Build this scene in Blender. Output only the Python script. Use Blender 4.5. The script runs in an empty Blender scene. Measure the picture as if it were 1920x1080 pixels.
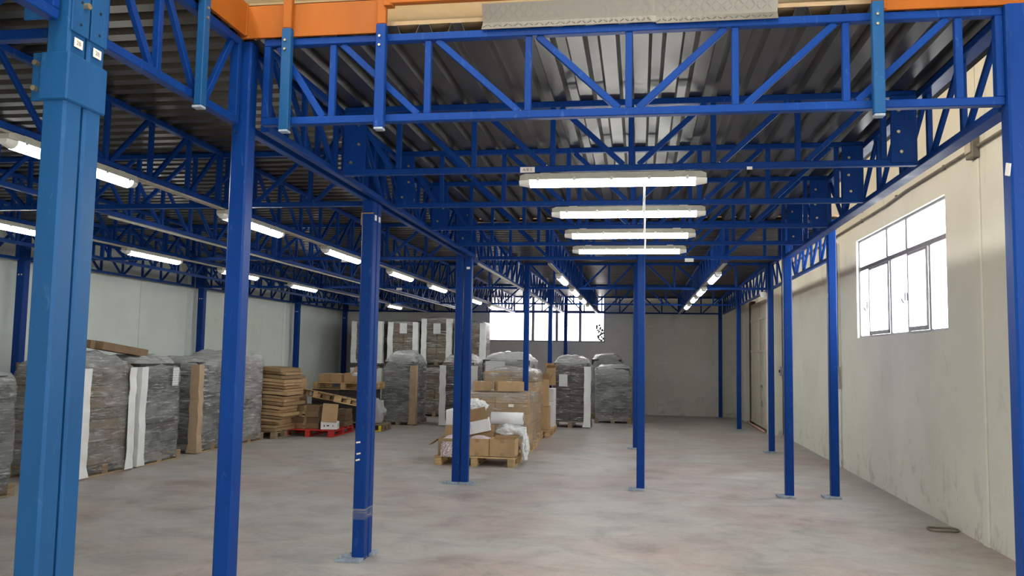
import bpy, bmesh, math, random
from mathutils import Vector, Matrix, noise
RND = random.Random(11)
SC = bpy.context.scene
COL = SC.collection
PI = math.pi

# ------------------------------------------------------------------ camera
cam = bpy.data.cameras.new('camera')
cam.sensor_width = 36.0
cam.lens = 1550.54 / 1920 * 36.0
cam.clip_start = 0.05
cam_ob = bpy.data.objects.new('camera', cam)
COL.objects.link(cam_ob)
_rt = Vector((0.9883, 0.1516, 0.0164)).normalized()
_fw = Vector((-0.1525, 0.9850, 0.0812)).normalized()
_up = _rt.cross(_fw).normalized()
_rt = _fw.cross(_up).normalized()
_m = Matrix(((_rt.x, _up.x, -_fw.x, 0), (_rt.y, _up.y, -_fw.y, 0), (_rt.z, _up.z, -_fw.z, 1.65), (0, 0, 0, 1)))
cam_ob.matrix_world = _m
SC.camera = cam_ob

# ------------------------------------------------------------------ world, exposure, light levels
w = bpy.data.worlds.new('World')
SC.world = w
w.use_nodes = True
w.node_tree.nodes['Background'].inputs[0].default_value = (0.75, 0.85, 1.0, 1)
w.node_tree.nodes['Background'].inputs[1].default_value = 1.0
SC.view_settings.view_transform = 'Standard'
SC.view_settings.look = 'None'
SC.view_settings.gamma = 1.0
SC.view_settings.use_curve_mapping = False
SC.view_settings.exposure = 0.37
SC.cycles.max_bounces = 8
SC.cycles.glossy_bounces = 3
SKYLIGHT = 15.5      # translucent roof strip above the mezzanine
SKYLIGHT_HALL = 9.2 # translucent roof strips above the open front of the hall
WINDOW_R = 8.5       # frosted window panes on the right wall
WINDOW_F = 6.0       # window in the back wall
ADDED_DAYLIGHT = 60.0      # unseen area lamp added behind the viewer (watts)
TUBE = 24.5          # fluorescent diffusers

# area lamp added at an invented door opening to light the front truss
al = bpy.data.lights.new('added_rear_daylight', 'AREA')
al.shape = 'RECTANGLE'; al.size = 4.0; al.size_y = 3.6; al.energy = ADDED_DAYLIGHT; al.color = (1.0, 0.97, 0.93)
alo = bpy.data.objects.new('added_rear_daylight', al)
COL.objects.link(alo)
alo.location = (0.6, -6.9, 2.0); alo.rotation_euler = (PI / 2, 0, 0)
alo.matrix_world = Matrix.Translation((0.6, -6.9, 2.0)) @ Matrix.Rotation(PI / 2, 4, 'X')

# ------------------------------------------------------------------ materials
MATS = {}
def nodes_of(name):
    m = bpy.data.materials.new(name); m.use_nodes = True
    nt = m.node_tree; b = nt.nodes['Principled BSDF']
    return m, nt, b
def ramp(nt, fac, stops):
    r = nt.nodes.new('ShaderNodeValToRGB')
    while len(r.color_ramp.elements) < len(stops): r.color_ramp.elements.new(0.5)
    for e, (p, c) in zip(r.color_ramp.elements, stops):
        e.position = p; e.color = (c[0], c[1], c[2], 1) if len(c) == 3 else c
    nt.links.new(fac, r.inputs[0]); return r.outputs[0]
def noise_tex(nt, scale, detail=4, rough=0.55, stretch=(1, 1, 1), coord='world', dist=0.0):
    if coord == 'world':
        g = nt.nodes.new('ShaderNodeNewGeometry'); out = g.outputs['Position']
    else:
        g = nt.nodes.new('ShaderNodeTexCoord'); out = g.outputs['Object']
    mp = nt.nodes.new('ShaderNodeMapping'); mp.inputs['Scale'].default_value = stretch
    nt.links.new(out, mp.inputs[0])
    n = nt.nodes.new('ShaderNodeTexNoise'); n.inputs['Scale'].default_value = scale
    n.inputs['Detail'].default_value = detail; n.inputs['Roughness'].default_value = rough
    n.inputs['Distortion'].default_value = dist
    nt.links.new(mp.outputs[0], n.inputs['Vector']); return n.outputs[0]
def mixc(nt, fac, a, b, mode='MIX'):
    m = nt.nodes.new('ShaderNodeMix'); m.data_type = 'RGBA'; m.blend_type = mode
    for sock, v in ((m.inputs[0], fac), (m.inputs[6], a), (m.inputs[7], b)):
        if isinstance(v, (int, float)): sock.default_value = v
        elif isinstance(v, tuple): sock.default_value = (v[0], v[1], v[2], 1)
        else: nt.links.new(v, sock)
    return m.outputs[2]
def bump(nt, b, h, strength=0.2, dist=0.01):
    n = nt.nodes.new('ShaderNodeBump'); n.inputs['Strength'].default_value = strength
    n.inputs['Distance'].default_value = dist
    nt.links.new(h, n.inputs['Height']); nt.links.new(n.outputs[0], b.inputs['Normal'])
def setp(b, rough=0.5, metal=0.0, spec=0.5):
    b.inputs['Roughness'].default_value = rough; b.inputs['Metallic'].default_value = metal
    b.inputs['Specular IOR Level'].default_value = spec
def basic(name, c, rough=0.6, metal=0.0, var=0.18, scale=7.0, spec=0.5, stretch=(1, 1, 1), rnd=0.0, bmp=0.0):
    m, nt, b = nodes_of(name); setp(b, rough, metal, spec)
    n = noise_tex(nt, scale, 5, 0.6, stretch)
    lo = tuple(x * (1 - var) for x in c); hi = tuple(min(1, x * (1 + var)) for x in c)
    col = ramp(nt, n, [(0.3, lo), (0.7, hi)])
    if rnd:
        oi = nt.nodes.new('ShaderNodeObjectInfo')
        v = ramp(nt, oi.outputs['Random'], [(0, (1 - rnd,) * 3), (1, (1 + rnd * 0.6,) * 3)])
        col = mixc(nt, 1.0, col, v, 'MULTIPLY')
    nt.links.new(col, b.inputs['Base Color'])
    if bmp: bump(nt, b, n, bmp)
    MATS[name] = m; return m
def emit(name, c, s):
    m = bpy.data.materials.new(name); m.use_nodes = True; nt = m.node_tree
    nt.nodes.remove(nt.nodes['Principled BSDF'])
    e = nt.nodes.new('ShaderNodeEmission'); e.inputs[0].default_value = (*c, 1); e.inputs[1].default_value = s
    nt.links.new(e.outputs[0], nt.nodes['Material Output'].inputs[0]); MATS[name] = m; return m

def paint(name, c, scuff, rough=0.36, spec=0.2, dust=0.3):
    m, nt, b = nodes_of(name); setp(b, rough, 0.0, spec)
    n1 = noise_tex(nt, 3.0, 5, 0.6, (1, 1, 0.35))
    base = ramp(nt, n1, [(0.3, tuple(x * 0.85 for x in c)), (0.7, tuple(x * 1.15 for x in c))])
    n2 = noise_tex(nt, 26.0, 6, 0.7, (1, 1, 0.3), dist=1.2)
    f2 = ramp(nt, n2, [(0.60, (0, 0, 0)), (0.78, (dust,) * 3)])
    col = mixc(nt, f2, base, scuff)
    nt.links.new(col, b.inputs['Base Color'])
    rr = ramp(nt, n1, [(0.3, (rough - 0.08,) * 3), (0.7, (rough + 0.12,) * 3)])
    nt.links.new(rr, b.inputs['Roughness'])
    MATS[name] = m; return m
paint('blue', (0.004, 0.041, 0.22), (0.10, 0.21, 0.42), 0.40, 0.12, 0.45)
paint('blue_teal', (0.010, 0.080, 0.225), (0.14, 0.27, 0.42), 0.42)
paint('orange', (0.345, 0.095, 0.009), (0.42, 0.18, 0.06), 0.5)
basic('plate_dust', (0.27, 0.33, 0.41), 0.7, 0, 0.4, 20)
basic('hole', (0.008, 0.009, 0.012), 0.9, 0, 0.1)
basic('bolt', (0.55, 0.47, 0.30), 0.35, 0.9, 0.2, 30)
basic('sticker', (0.82, 0.80, 0.76), 0.6, 0, 0.05, 30)
basic('ink', (0.10, 0.07, 0.07), 0.8, 0, 0.2)
basic('white_plastic', (0.78, 0.78, 0.74), 0.4, 0, 0.06)
basic('housing', (0.44, 0.43, 0.37), 0.5, 0, 0.12, 12)
basic('steel', (0.55, 0.55, 0.53), 0.35, 0.9, 0.15, 30)
basic('tray', (0.42, 0.38, 0.32), 0.5, 0.2, 0.2, 12)
basic('conduit', (0.17, 0.15, 0.12), 0.6, 0, 0.2, 12)
basic('rubber', (0.03, 0.03, 0.03), 0.7, 0, 0.2)
basic('frame_grey', (0.26, 0.25, 0.27), 0.5, 0.1, 0.12, 12)
basic('cream_roof', (0.74, 0.70, 0.58), 0.7, 0, 0.06, 3)
basic('purlin', (0.45, 0.42, 0.36), 0.6, 0, 0.1)
basic('plywood', (0.46, 0.33, 0.19), 0.7, 0, 0.25, 5, stretch=(1, 8, 1))
basic('wood', (0.55, 0.37, 0.18), 0.75, 0, 0.28, 6, stretch=(1, 1, 6), rnd=0.25)
basic('wood_old', (0.30, 0.22, 0.14), 0.8, 0, 0.3, 6, stretch=(1, 1, 6), rnd=0.3)
basic('red_paint', (0.50, 0.025, 0.02), 0.55, 0, 0.25, 9)
basic('cardboard', (0.46, 0.30, 0.155), 0.8, 0, 0.12, 5, rnd=0.22, bmp=0.05)
basic('cardboard_flat', (0.44, 0.285, 0.145), 0.8, 0, 0.15, 5, rnd=0.42)
basic('cardboard_in', (0.36, 0.22, 0.115), 0.85, 0, 0.12, 5)
basic('cardboard_dark', (0.20, 0.125, 0.07), 0.85, 0, 0.18, 6, rnd=0.3)
basic('goods_dark', (0.048, 0.042, 0.037), 0.7, 0, 0.5, 9, rnd=0.5, stretch=(1, 1, 5))
basic('goods_brown', (0.19, 0.125, 0.075), 0.75, 0, 0.4, 9, rnd=0.4, stretch=(1, 1, 5))
basic('white_board', (0.76, 0.77, 0.76), 0.7, 0, 0.08, 5)
basic('white_carton', (0.80, 0.79, 0.80), 0.7, 0, 0.05, 5)
basic('brown_board', (0.44, 0.31, 0.20), 0.8, 0, 0.12, 6)
basic('tape', (0.36, 0.25, 0.13), 0.3, 0, 0.08, 12)
basic('yellow', (0.75, 0.6, 0.03), 0.5, 0, 0.1)
basic('maroon', (0.10, 0.02, 0.02), 0.7, 0, 0.3)
basic('door_beige', (0.52, 0.47, 0.37), 0.65, 0, 0.15, 4)
basic('door_gap_shade', (0.055, 0.03, 0.015), 0.8, 0, 0.3)
basic('pink_pipe', (0.72, 0.42, 0.36), 0.5, 0, 0.1)
basic('leaf', (0.05, 0.06, 0.03), 0.7, 0, 0.3)
emit('skylight', (1.0, 0.94, 0.82), SKYLIGHT)
emit('skylight_hall', (1.0, 0.97, 0.92), SKYLIGHT_HALL)
emit('pane_right', (0.93, 0.96, 1.0), WINDOW_R)
emit('pane_far', (1.0, 0.96, 0.98), WINDOW_F)
emit('tube', (1.0, 1.0, 0.95), TUBE)

# plastic bags, foam: white translucent plastic
m, nt, b = nodes_of('white_film'); setp(b, 0.35)
b.inputs['Base Color'].default_value = (0.80, 0.81, 0.81, 1)
bump(nt, b, noise_tex(nt, 14, 5, 0.65, dist=1.5), 0.5, 0.03); MATS['white_film'] = m
m, nt, b = nodes_of('grey_film'); setp(b, 0.3)
b.inputs['Base Color'].default_value = (0.42, 0.42, 0.41, 1)
bump(nt, b, noise_tex(nt, 14, 5, 0.65, dist=1.5), 0.6, 0.03); MATS['grey_film'] = m
# stretch film: thin clear plastic, wound in slightly rising bands
def film(name, a0, a1, tint, top=0.3):
    m, nt, b = nodes_of(name); setp(b, 0.14, 0, 0.7)
    n1 = noise_tex(nt, 1.3, 5, 0.65, (1.0, 1.0, 2.2), dist=0.8)
    n2 = noise_tex(nt, 4.0, 7, 0.75, (0.8, 0.8, 9.0), dist=0.7)
    n3 = noise_tex(nt, 9.0, 4, 0.7, (1, 1, 1.6), dist=2.0)
    a = ramp(nt, n1, [(0.35, (a0,) * 3), (0.68, (a1,) * 3)])
    s = ramp(nt, n2, [(0.50, (0, 0, 0)), (0.58, (0.22,) * 3), (0.66, (0.95,) * 3)])
    tc = nt.nodes.new('ShaderNodeTexCoord'); sp = nt.nodes.new('ShaderNodeSeparateXYZ'); nt.links.new(tc.outputs['Generated'], sp.inputs[0])
    t = ramp(nt, sp.outputs[2], [(0.80, (0, 0, 0)), (0.93, (top,) * 3)])     # several layers lie over the top
    def add(x, y):
        q = nt.nodes.new('ShaderNodeMath'); q.operation = 'ADD'; q.use_clamp = True
        nt.links.new(x, q.inputs[0]); nt.links.new(y, q.inputs[1]); return q.outputs[0]
    nt.links.new(add(add(a, s), t), b.inputs['Alpha'])
    nt.links.new(mixc(nt, s, tint, (0.95, 0.96, 0.96)), b.inputs['Base Color'])  # streaks are bright highlights painted white into the film colour
    h = mixc(nt, 0.45, n2, n3)
    bump(nt, b, h, 1.0, 0.09)
    MATS[name] = m
film('film_grey', 0.16, 0.56, (0.70, 0.72, 0.72), 0.35)
film('film_clear', 0.04, 0.24, (0.80, 0.80, 0.78), 0.30)
film('film_milky', 0.30, 0.75, (0.74, 0.74, 0.73), 0.35)
# printed sheet: rows of grey type
m, nt, b = nodes_of('label_print'); setp(b, 0.5)
tc = nt.nodes.new('ShaderNodeTexCoord'); wv = nt.nodes.new('ShaderNodeTexWave')
wv.wave_type = 'BANDS'; wv.bands_direction = 'Z'; wv.inputs['Scale'].default_value = 9.0
wv.inputs['Distortion'].default_value = 3.0; wv.inputs['Detail Scale'].default_value = 6
nt.links.new(tc.outputs['Object'], wv.inputs['Vector'])
nt.links.new(ramp(nt, wv.outputs[1], [(0.62, (0.72, 0.74, 0.75)), (0.9, (0.48, 0.49, 0.50))]), b.inputs['Base Color'])
MATS['label_print'] = m
m, nt, b = nodes_of('maroon_print'); setp(b, 0.5)
tc = nt.nodes.new('ShaderNodeTexCoord'); br = nt.nodes.new('ShaderNodeTexBrick')
br.inputs['Scale'].default_value = 26; br.inputs['Color1'].default_value = (0.33, 0.16, 0.17, 1); br.inputs['Color2'].default_value = (0.45, 0.27, 0.28, 1)
br.inputs['Mortar'].default_value = (0.78, 0.74, 0.76, 1); br.inputs['Mortar Size'].default_value = 0.055
nt.links.new(tc.outputs['Object'], br.inputs['Vector']); nt.links.new(br.outputs[0], b.inputs['Base Color'])
MATS['maroon_print'] = m
# galvanised decking; left and rear sheets are dirty brown, with the dim light painted in
def galv(name, k, warm):
    m, nt, b = nodes_of(name); setp(b, 0.3, 0.9)
    n1 = noise_tex(nt, 95, 3, 0.6); n2 = noise_tex(nt, 1.6, 4, 0.6)
    c1 = ramp(nt, n1, [(0.35, tuple(k * 0.65 * x for x in warm)), (0.65, tuple(k * 1.35 * x for x in warm))])
    nt.links.new(mixc(nt, 0.5, c1, ramp(nt, n2, [(0.3, tuple(k * 0.5 * x for x in warm)), (0.7, (k * 1.4,) * 3)])), b.inputs['Base Color'])
    nt.links.new(ramp(nt, n1, [(0.3, (0.30,) * 3), (0.7, (0.42,) * 3)]), b.inputs['Roughness']); MATS[name] = m
galv('galvanised', 0.125, (1.0, 0.94, 0.86))
galv('galvanised_brown_shade', 0.075, (1.0, 0.84, 0.66))
# chequer plate
m, nt, b = nodes_of('chequer'); setp(b, 0.38, 0.85)
b.inputs['Base Color'].default_value = (0.34, 0.33, 0.30, 1); MATS['chequer'] = m
# concrete floor: grey screed with worn red paint
m, nt, b = nodes_of('concrete_floor'); setp(b, 0.55, 0, 0.35)
big = noise_tex(nt, 0.55, 5, 0.6, (1.0, 1.15, 1), dist=0.5)
mid = noise_tex(nt, 1.9, 10, 0.70, (0.9, 1.15, 1), dist=0.6)
fine = noise_tex(nt, 28, 6, 0.75)
grey = ramp(nt, mid, [(0.30, (0.225, 0.225, 0.205)), (0.48, (0.385, 0.37, 0.345)), (0.70, (0.50, 0.48, 0.45))])
redm = ramp(nt, mid, [(0.32, (0.235, 0.155, 0.140)), (0.5, (0.37, 0.275, 0.255)), (0.7, (0.49, 0.385, 0.36))])
c = mixc(nt, ramp(nt, big, [(0.42, (0, 0, 0)), (0.60, (0.7,) * 3)]), grey, redm)
red2 = noise_tex(nt, 3.1, 8, 0.72, (0.8, 1.3, 1), dist=1.0)
c = mixc(nt, ramp(nt, red2, [(0.56, (0, 0, 0)), (0.68, (0.6,) * 3)]), c, (0.36, 0.225, 0.20))
scr = noise_tex(nt, 4.2, 9, 0.78, (0.6, 1.8, 1), dist=2.0)
c = mixc(nt, ramp(nt, scr, [(0.62, (0, 0, 0)), (0.72, (0.55,) * 3)]), c, (0.14, 0.12, 0.11))
scr2 = noise_tex(nt, 5.0, 9, 0.75, (1.7, 0.7, 1), dist=1.6)
c = mixc(nt, ramp(nt, scr2, [(0.62, (0, 0, 0)), (0.76, (0.55,) * 3)]), c, (0.56, 0.545, 0.52))
c = mixc(nt, 0.10, c, ramp(nt, fine, [(0.3, (0.08,) * 3), (0.7, (0.65,) * 3)]))
nt.links.new(c, b.inputs['Base Color'])
nt.links.new(ramp(nt, mid, [(0.3, (0.42,) * 3), (0.7, (0.62,) * 3)]), b.inputs['Roughness'])
bump(nt, b, mid, 0.08, 0.01); MATS['concrete_floor'] = m
# painted precast wall with dirt near the floor and grey smudges
def wallmat(name, c, dirt, course=False):
    m, nt, b = nodes_of(name); setp(b, 0.75, 0, 0.25)
    n = noise_tex(nt, 0.9, 6, 0.6); fine = noise_tex(nt, 3.2, 7, 0.72, (1, 1, 0.8), dist=0.8)
    col = ramp(nt, n, [(0.3, tuple(x * 0.92 for x in c)), (0.7, tuple(min(1, x * 1.05) for x in c))])
    sm = noise_tex(nt, 1.7, 7, 0.7, (1, 1, 0.45), dist=1.0)
    col = mixc(nt, ramp(nt, sm, [(0.60, (0, 0, 0)), (0.78, (0.45,) * 3)]), col, dirt)
    g = nt.nodes.new('ShaderNodeNewGeometry'); sp = nt.nodes.new('ShaderNodeSeparateXYZ')
    nt.links.new(g.outputs['Position'], sp.inputs[0])
    low = ramp(nt, sp.outputs[2], [(0.0, (0.6,) * 3), (0.75, (0, 0, 0))])
    mu = nt.nodes.new('ShaderNodeMath'); mu.operation = 'MULTIPLY'
    nt.links.new(low, mu.inputs[0]); nt.links.new(ramp(nt, fine, [(0.52, (0, 0, 0)), (0.70, (1,) * 3)]), mu.inputs[1])
    col = mixc(nt, mu.outputs[0], col, tuple(x * 0.45 for x in dirt))
    sm2 = noise_tex(nt, 2.3, 8, 0.75, (1, 1, 0.7), dist=1.6)
    mid = ramp(nt, sp.outputs[2], [(0.5, (0.8,) * 3), (1.0, (0.12,) * 3)])
    mu2 = nt.nodes.new('ShaderNodeMath'); mu2.operation = 'MULTIPLY'
    nt.links.new(mid, mu2.inputs[0]); nt.links.new(ramp(nt, sm2, [(0.62, (0, 0, 0)), (0.72, (0.8,) * 3)]), mu2.inputs[1])
    col = mixc(nt, mu2.outputs[0], col, tuple(x * 0.7 for x in dirt))
    if course:
        mp = nt.nodes.new('ShaderNodeMapping'); mp.inputs['Rotation'].default_value = (PI / 2, 0, 0)
        nt.links.new(g.outputs['Position'], mp.inputs[0])
        br = nt.nodes.new('ShaderNodeTexBrick'); br.inputs['Scale'].default_value = 2.4
        br.inputs['Color1'].default_value = (1, 1, 1, 1); br.inputs['Color2'].default_value = (0.965, 0.965, 0.965, 1)
        br.inputs['Mortar'].default_value = (0.88, 0.88, 0.88, 1); br.inputs['Mortar Size'].default_value = 0.012
        nt.links.new(mp.outputs[0], br.inputs['Vector'])
        col = mixc(nt, 1.0, col, br.outputs[0], 'MULTIPLY')
    nt.links.new(col, b.inputs['Base Color']); bump(nt, b, fine, 0.06, 0.01); MATS[name] = m
wallmat('wall_cream', (0.72, 0.71, 0.63), (0.34, 0.33, 0.29))
wallmat('wall_white', (0.77, 0.83, 0.78), (0.42, 0.42, 0.39))
wallmat('wall_block', (0.68, 0.665, 0.61), (0.40, 0.38, 0.36), True)

# ------------------------------------------------------------------ helpers
CACHE = {}
def finish(bm, name, mat, smooth=False):
    me = bpy.data.meshes.new(name)
    bmesh.ops.recalc_face_normals(bm, faces=bm.faces)
    bm.to_mesh(me); bm.free()
    me.materials.append(MATS[mat])
    if smooth:
        for p in me.polygons: p.use_smooth = True
    return me
def addbox(bm, c, s, rot=None):
    M = Matrix.Translation(c)
    if rot is not None: M = M @ rot
    r = bmesh.ops.create_cube(bm, size=1.0, matrix=M @ Matrix.Diagonal((s[0], s[1], s[2], 1)))
    return r['verts']
def mbox(sx, sy, sz, mat, bev=0.0):
    k = ('box', round(sx, 4), round(sy, 4), round(sz, 4), mat, bev)
    if k not in CACHE:
        bm = bmesh.new(); addbox(bm, (0, 0, 0), (sx, sy, sz))
        if bev: bmesh.ops.bevel(bm, geom=bm.edges[:], offset=bev, segments=1, affect='EDGES')
        CACHE[k] = finish(bm, 'box', mat)
    return CACHE[k]
def mcyl(r, h, mat, n=12, r2=None):
    k = ('cyl', round(r, 4), round(h, 4), mat, n, r2)
    if k not in CACHE:
        bm = bmesh.new(); bmesh.ops.create_cone(bm, cap_ends=True, segments=n, radius1=r, radius2=r if r2 is None else r2, depth=h)
        CACHE[k] = finish(bm, 'cyl', mat)
    return CACHE[k]
def put(name, me, parent=None, loc=(0, 0, 0), rot=(0, 0, 0), label=None):
    o = bpy.data.objects.new(name, me); COL.objects.link(o)
    if parent is not None: o.parent = parent
    o.location = loc; o.rotation_euler = rot
    if label: o['label'] = label
    return o
def tag(o, label, cat, group=None):
    o['label'] = label; o['category'] = cat
    if group: o['group'] = group
    return o
def thing(name, label, cat, loc=(0, 0, 0), rz=0.0, group=None):
    o = bpy.data.objects.new(name, None); COL.objects.link(o)
    o.empty_display_size = 0.1; o.location = loc; o.rotation_euler = (0, 0, rz)
    return tag(o, label, cat, group)
def struct(name, label, me=None, loc=(0, 0, 0)):
    o = bpy.data.objects.new(name, me); COL.objects.link(o); o.location = loc
    o['kind'] = 'structure'; o['label'] = label
    return o
def tube_mesh(pts, r, mat, n=8):
    bm = bmesh.new(); rings = []
    pts = [Vector(p) for p in pts]
    for i, p in enumerate(pts):
        d = (pts[min(i + 1, len(pts) - 1)] - pts[max(i - 1, 0)]).normalized()
        a = d.orthogonal().normalized() if i == 0 else (rings_a - d * rings_a.dot(d)).normalized()
        rings_a = a; bb = d.cross(a)
        rings.append([bm.verts.new(p + (a * math.cos(t) + bb * math.sin(t)) * r) for t in [2 * PI * k / n for k in range(n)]])
    for A, B in zip(rings, rings[1:]):
        for k in range(n): bm.faces.new((A[k], A[(k + 1) % n], B[(k + 1) % n], B[k]))
    bm.faces.new(rings[0]); bm.faces.new(rings[-1])
    return finish(bm, 'tube', mat, True)
def text(name, s, size, mat, parent, loc, rot):
    c = bpy.data.curves.new(name, 'FONT'); c.body = s; c.size = size; c.align_x = 'CENTER'; c.align_y = 'CENTER'
    c.materials.append(MATS[mat])
    q = bpy.data.objects.new(name, c); COL.objects.link(q); bpy.context.view_layer.update()
    me = bpy.data.meshes.new_from_object(q); bpy.data.objects.remove(q); bpy.data.curves.remove(c)
    o = bpy.data.objects.new(name, me); COL.objects.link(o); o.parent = parent
    o.location = loc; o.rotation_euler = rot
    return o

# ------------------------------------------------------------------ the shell
XW, YF, XLW, YB, ZR = 3.12, 24.4, -9.1, -7.0, 7.0
bm = bmesh.new(); addbox(bm, (-3, 8.7, -0.1), (13.0, 32.0, 0.2))
struct('floor', 'grey concrete warehouse floor with worn red paint', finish(bm, 'floor', 'concrete_floor'))

def wall_x(name, label, x, sgn, joints, holes, mat):
    """wall in the plane X = x made of precast panels (inner face at x); holes: (y0, y1, z0, z1)"""
    root = struct(name, label)
    for y0, y1 in zip(joints, joints[1:]):
        bm = bmesh.new(); xc = x + sgn * 0.09
        a, bb = y0 + 0.006, y1 - 0.006
        hs = [h for h in holes if h[0] >= a and h[1] <= bb]
        if hs:
            h = hs[0]
            for (p, q, r, s) in ((a, h[0], 0, ZR), (h[1], bb, 0, ZR), (h[0], h[1], 0, h[2]), (h[0], h[1], h[3], ZR)):
                addbox(bm, (xc, (p + q) / 2, (r + s) / 2), (0.18, q - p, s - r))
        else:
            addbox(bm, (xc, (a + bb) / 2, ZR / 2), (0.18, bb - a, ZR))
        put('panel', finish(bm, 'panel', mat), root)
    bm = bmesh.new(); addbox(bm, (x + sgn * 0.22, (joints[0] + joints[-1]) / 2, ZR / 2), (0.06, joints[-1] - joints[0], ZR)) if not holes else None
    if holes: bm.free()
    else: put('backing', finish(bm, 'backing', mat), root)
    return root
WIN = (9.04, 12.60, 1.98, 3.39)
WIN2 = (-1.2, 2.36, 1.98, 3.39)
wr = wall_x('wall_right', 'cream painted precast wall with a large steel window', XW, 1, [YB, -2.6, 2.8, 8.2, 13.6, 19.0, YF + 0.2], [WIN, WIN2], 'wall_cream')
wl = wall_x('wall_left', 'white painted panel wall behind the wrapped pallets', XLW, -1, [YB, 1.6, 7.8, 14.0, 20.2, YF + 0.2], [], 'wall_white')
for y in (15.75, 20.55):   # shallow pilasters behind the steel columns
    put('pilaster', mbox(0.05, 0.34, ZR, 'wall_white'), wl, (XLW + 0.025, y, ZR / 2))
root = struct('wall_back', 'grey blockwork end wall with a long bright window')
bm = bmesh.new()
FW = (-4.48, -1.0, 2.07, 3.47)
for (p, q, r, s) in ((XLW, FW[0], 0, ZR), (FW[1], XW, 0, ZR), (FW[0], FW[1], 0, FW[2]), (FW[0], FW[1], FW[3], ZR)):
    addbox(bm, ((p + q) / 2, YF + 0.1, (r + s) / 2), (q - p, 0.2, s - r))
put('blockwork', finish(bm, 'blockwork', 'wall_block'), root)
bm = bmesh.new()   # unseen end wall behind the viewer; door opening added for the lamp
for (p, q, r, s) in ((XLW, -1.6, 0, ZR), (2.8, XW, 0, ZR), (-1.6, 2.8, 4.0, ZR)):
    addbox(bm, ((p + q) / 2, YB - 0.2, (r + s) / 2), (q - p, 0.2, s - r))
struct('wall_front', 'cream end wall with a tall added door opening', finish(bm, 'wall_front', 'wall_cream'))

# roof with translucent strips
rf = struct('roof', 'cream metal roof high above the mezzanine')
SKY = [(-4.0, -2.9, -5.5, 10.6), (-1.4, 0.6, -5.5, 2.6), (-4.0, -2.9, 13.4, 23.5)]
put('roof_sheet', mbox(XW - XLW + 0.4, YF - YB + 0.6, 0.1, 'cream_roof'), rf, ((XW + XLW) / 2, (YF + YB) / 2, ZR + 0.05))
for y in [-5.5 + 1.5 * i for i in range(20)]:
    put('purlin', mbox(XW - XLW, 0.09, 0.2, 'purlin'), rf, ((XW + XLW) / 2, y, ZR - 0.16))
for i, (x0, x1, y0, y1) in enumerate(SKY):
    struct('window_%d' % (3, 4, 6)[i], 'long translucent daylight strip in the roof', mbox(x1 - x0, y1 - y0, 0.03, 'skylight' if i != 1 else 'skylight_hall'), ((x0 + x1) / 2, (y0 + y1) / 2, ZR - 0.03))

# steel window in the right wall
def steel_window(name, label, win, pane_mat):
    o = struct(name, label)
    y0, y1, z0, z1 = win; dy = y0 - 9.04
    X = XW + 0.05
    def bar(p, q, r, s, t=0.06, x=X, nm='frame_bar'):
        t = 0.028 if nm == 'frame_bar' else 0.02
        put(nm, mbox(t, q - p, s - r, 'frame_grey', 0.004), o, (x, (p + q) / 2, (r + s) / 2))
    e = 0.03
    bar(y0, y1, z0, z0 + e, 0.09); bar(y0, y1, z1 - e, z1); bar(y0, y0 + e, z0 + e, z1 - e); bar(y1 - e, y1, z0 + e, z1 - e)
    bar(y0 + e, y1 - e, 2.94, 3.00, 0.09)
    top = [9.07, 10.44, 11.23, 12.57]; bot = [9.07, 9.66, 10.40, 11.10, 12.07, 12.57]
    for ys, za, zb in ((top, 3.0, z1 - e), (bot, z0 + e, 2.94)):
        ys = [y + dy for y in ys]
        for y in ys[1:-1]: bar(y - 0.03, y + 0.03, za, zb, 0.07)
        for k, (a, c) in enumerate(zip(ys, ys[1:])):
            a2 = a + (0.03 if k else 0); c2 = c - (0.03 if k < len(ys) - 2 else 0)
            put('pane', mbox(0.008, c2 - a2, zb - za, pane_mat), o, (X + 0.01, (a2 + c2) / 2, (za + zb) / 2))
            if ys is not top and len(ys) == 6 and k in (1, 3):   # opening casements
                fr = 0.035
                for (p, q, r, s) in ((a2, a2 + fr, za, zb), (c2 - fr, c2, za, zb), (a2, c2, za, za + 0.05), (a2, c2, zb - fr, zb)):
                    bar(p, q, r, s, 0.04, X - 0.024, 'casement_bar')
    for y in (10.37 + dy, 12.05 + dy):
        h = put('handle', mbox(0.03, 0.03, 0.10, 'frame_grey', 0.006), o, (X - 0.05, y, 2.42))
        put('lever', mbox(0.02, 0.11, 0.022, 'frame_grey', 0.004), h, (-0.02, 0.05, -0.05), (0.5, 0, 0))
    return o
steel_window('window_1', 'bright frosted steel window with casements in the right wall', WIN, 'pane_right')
steel_window('window_5', 'frosted steel window nearer the added door opening', WIN2, 'pane_right')
# long window in the back wall
o = struct('window_2', 'long overexposed window high in the end wall')
x0, x1, z0, z1 = FW; Y = YF + 0.05
for (p, q, r, s) in ((x0, x1, z0, z0 + 0.04), (x0, x1, z1 - 0.04, z1), (x0, x1, 2.96, 3.0), (x0, x0 + 0.04, z0, z1), (x1 - 0.04, x1, z0, z1),
                     (-3.17, -3.09, z0, z1), (-2.46, -2.38, z0, z1), (-1.77, -1.69, z0, z1)):
    put('frame_bar', mbox(q - p, 0.06, s - r, 'frame_grey', 0.004), o, ((p + q) / 2, Y, (r + s) / 2))
xs = [x0, -3.13, -2.42, -1.73, x1]
for a, c in zip(xs, xs[1:]):
    for za, zb in ((z0, 2.98), (2.98, z1)):
        put('pane', mbox(c - a, 0.008, zb - za, 'pane_far'), o, ((a + c) / 2, Y + 0.03, (za + zb) / 2))
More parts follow.
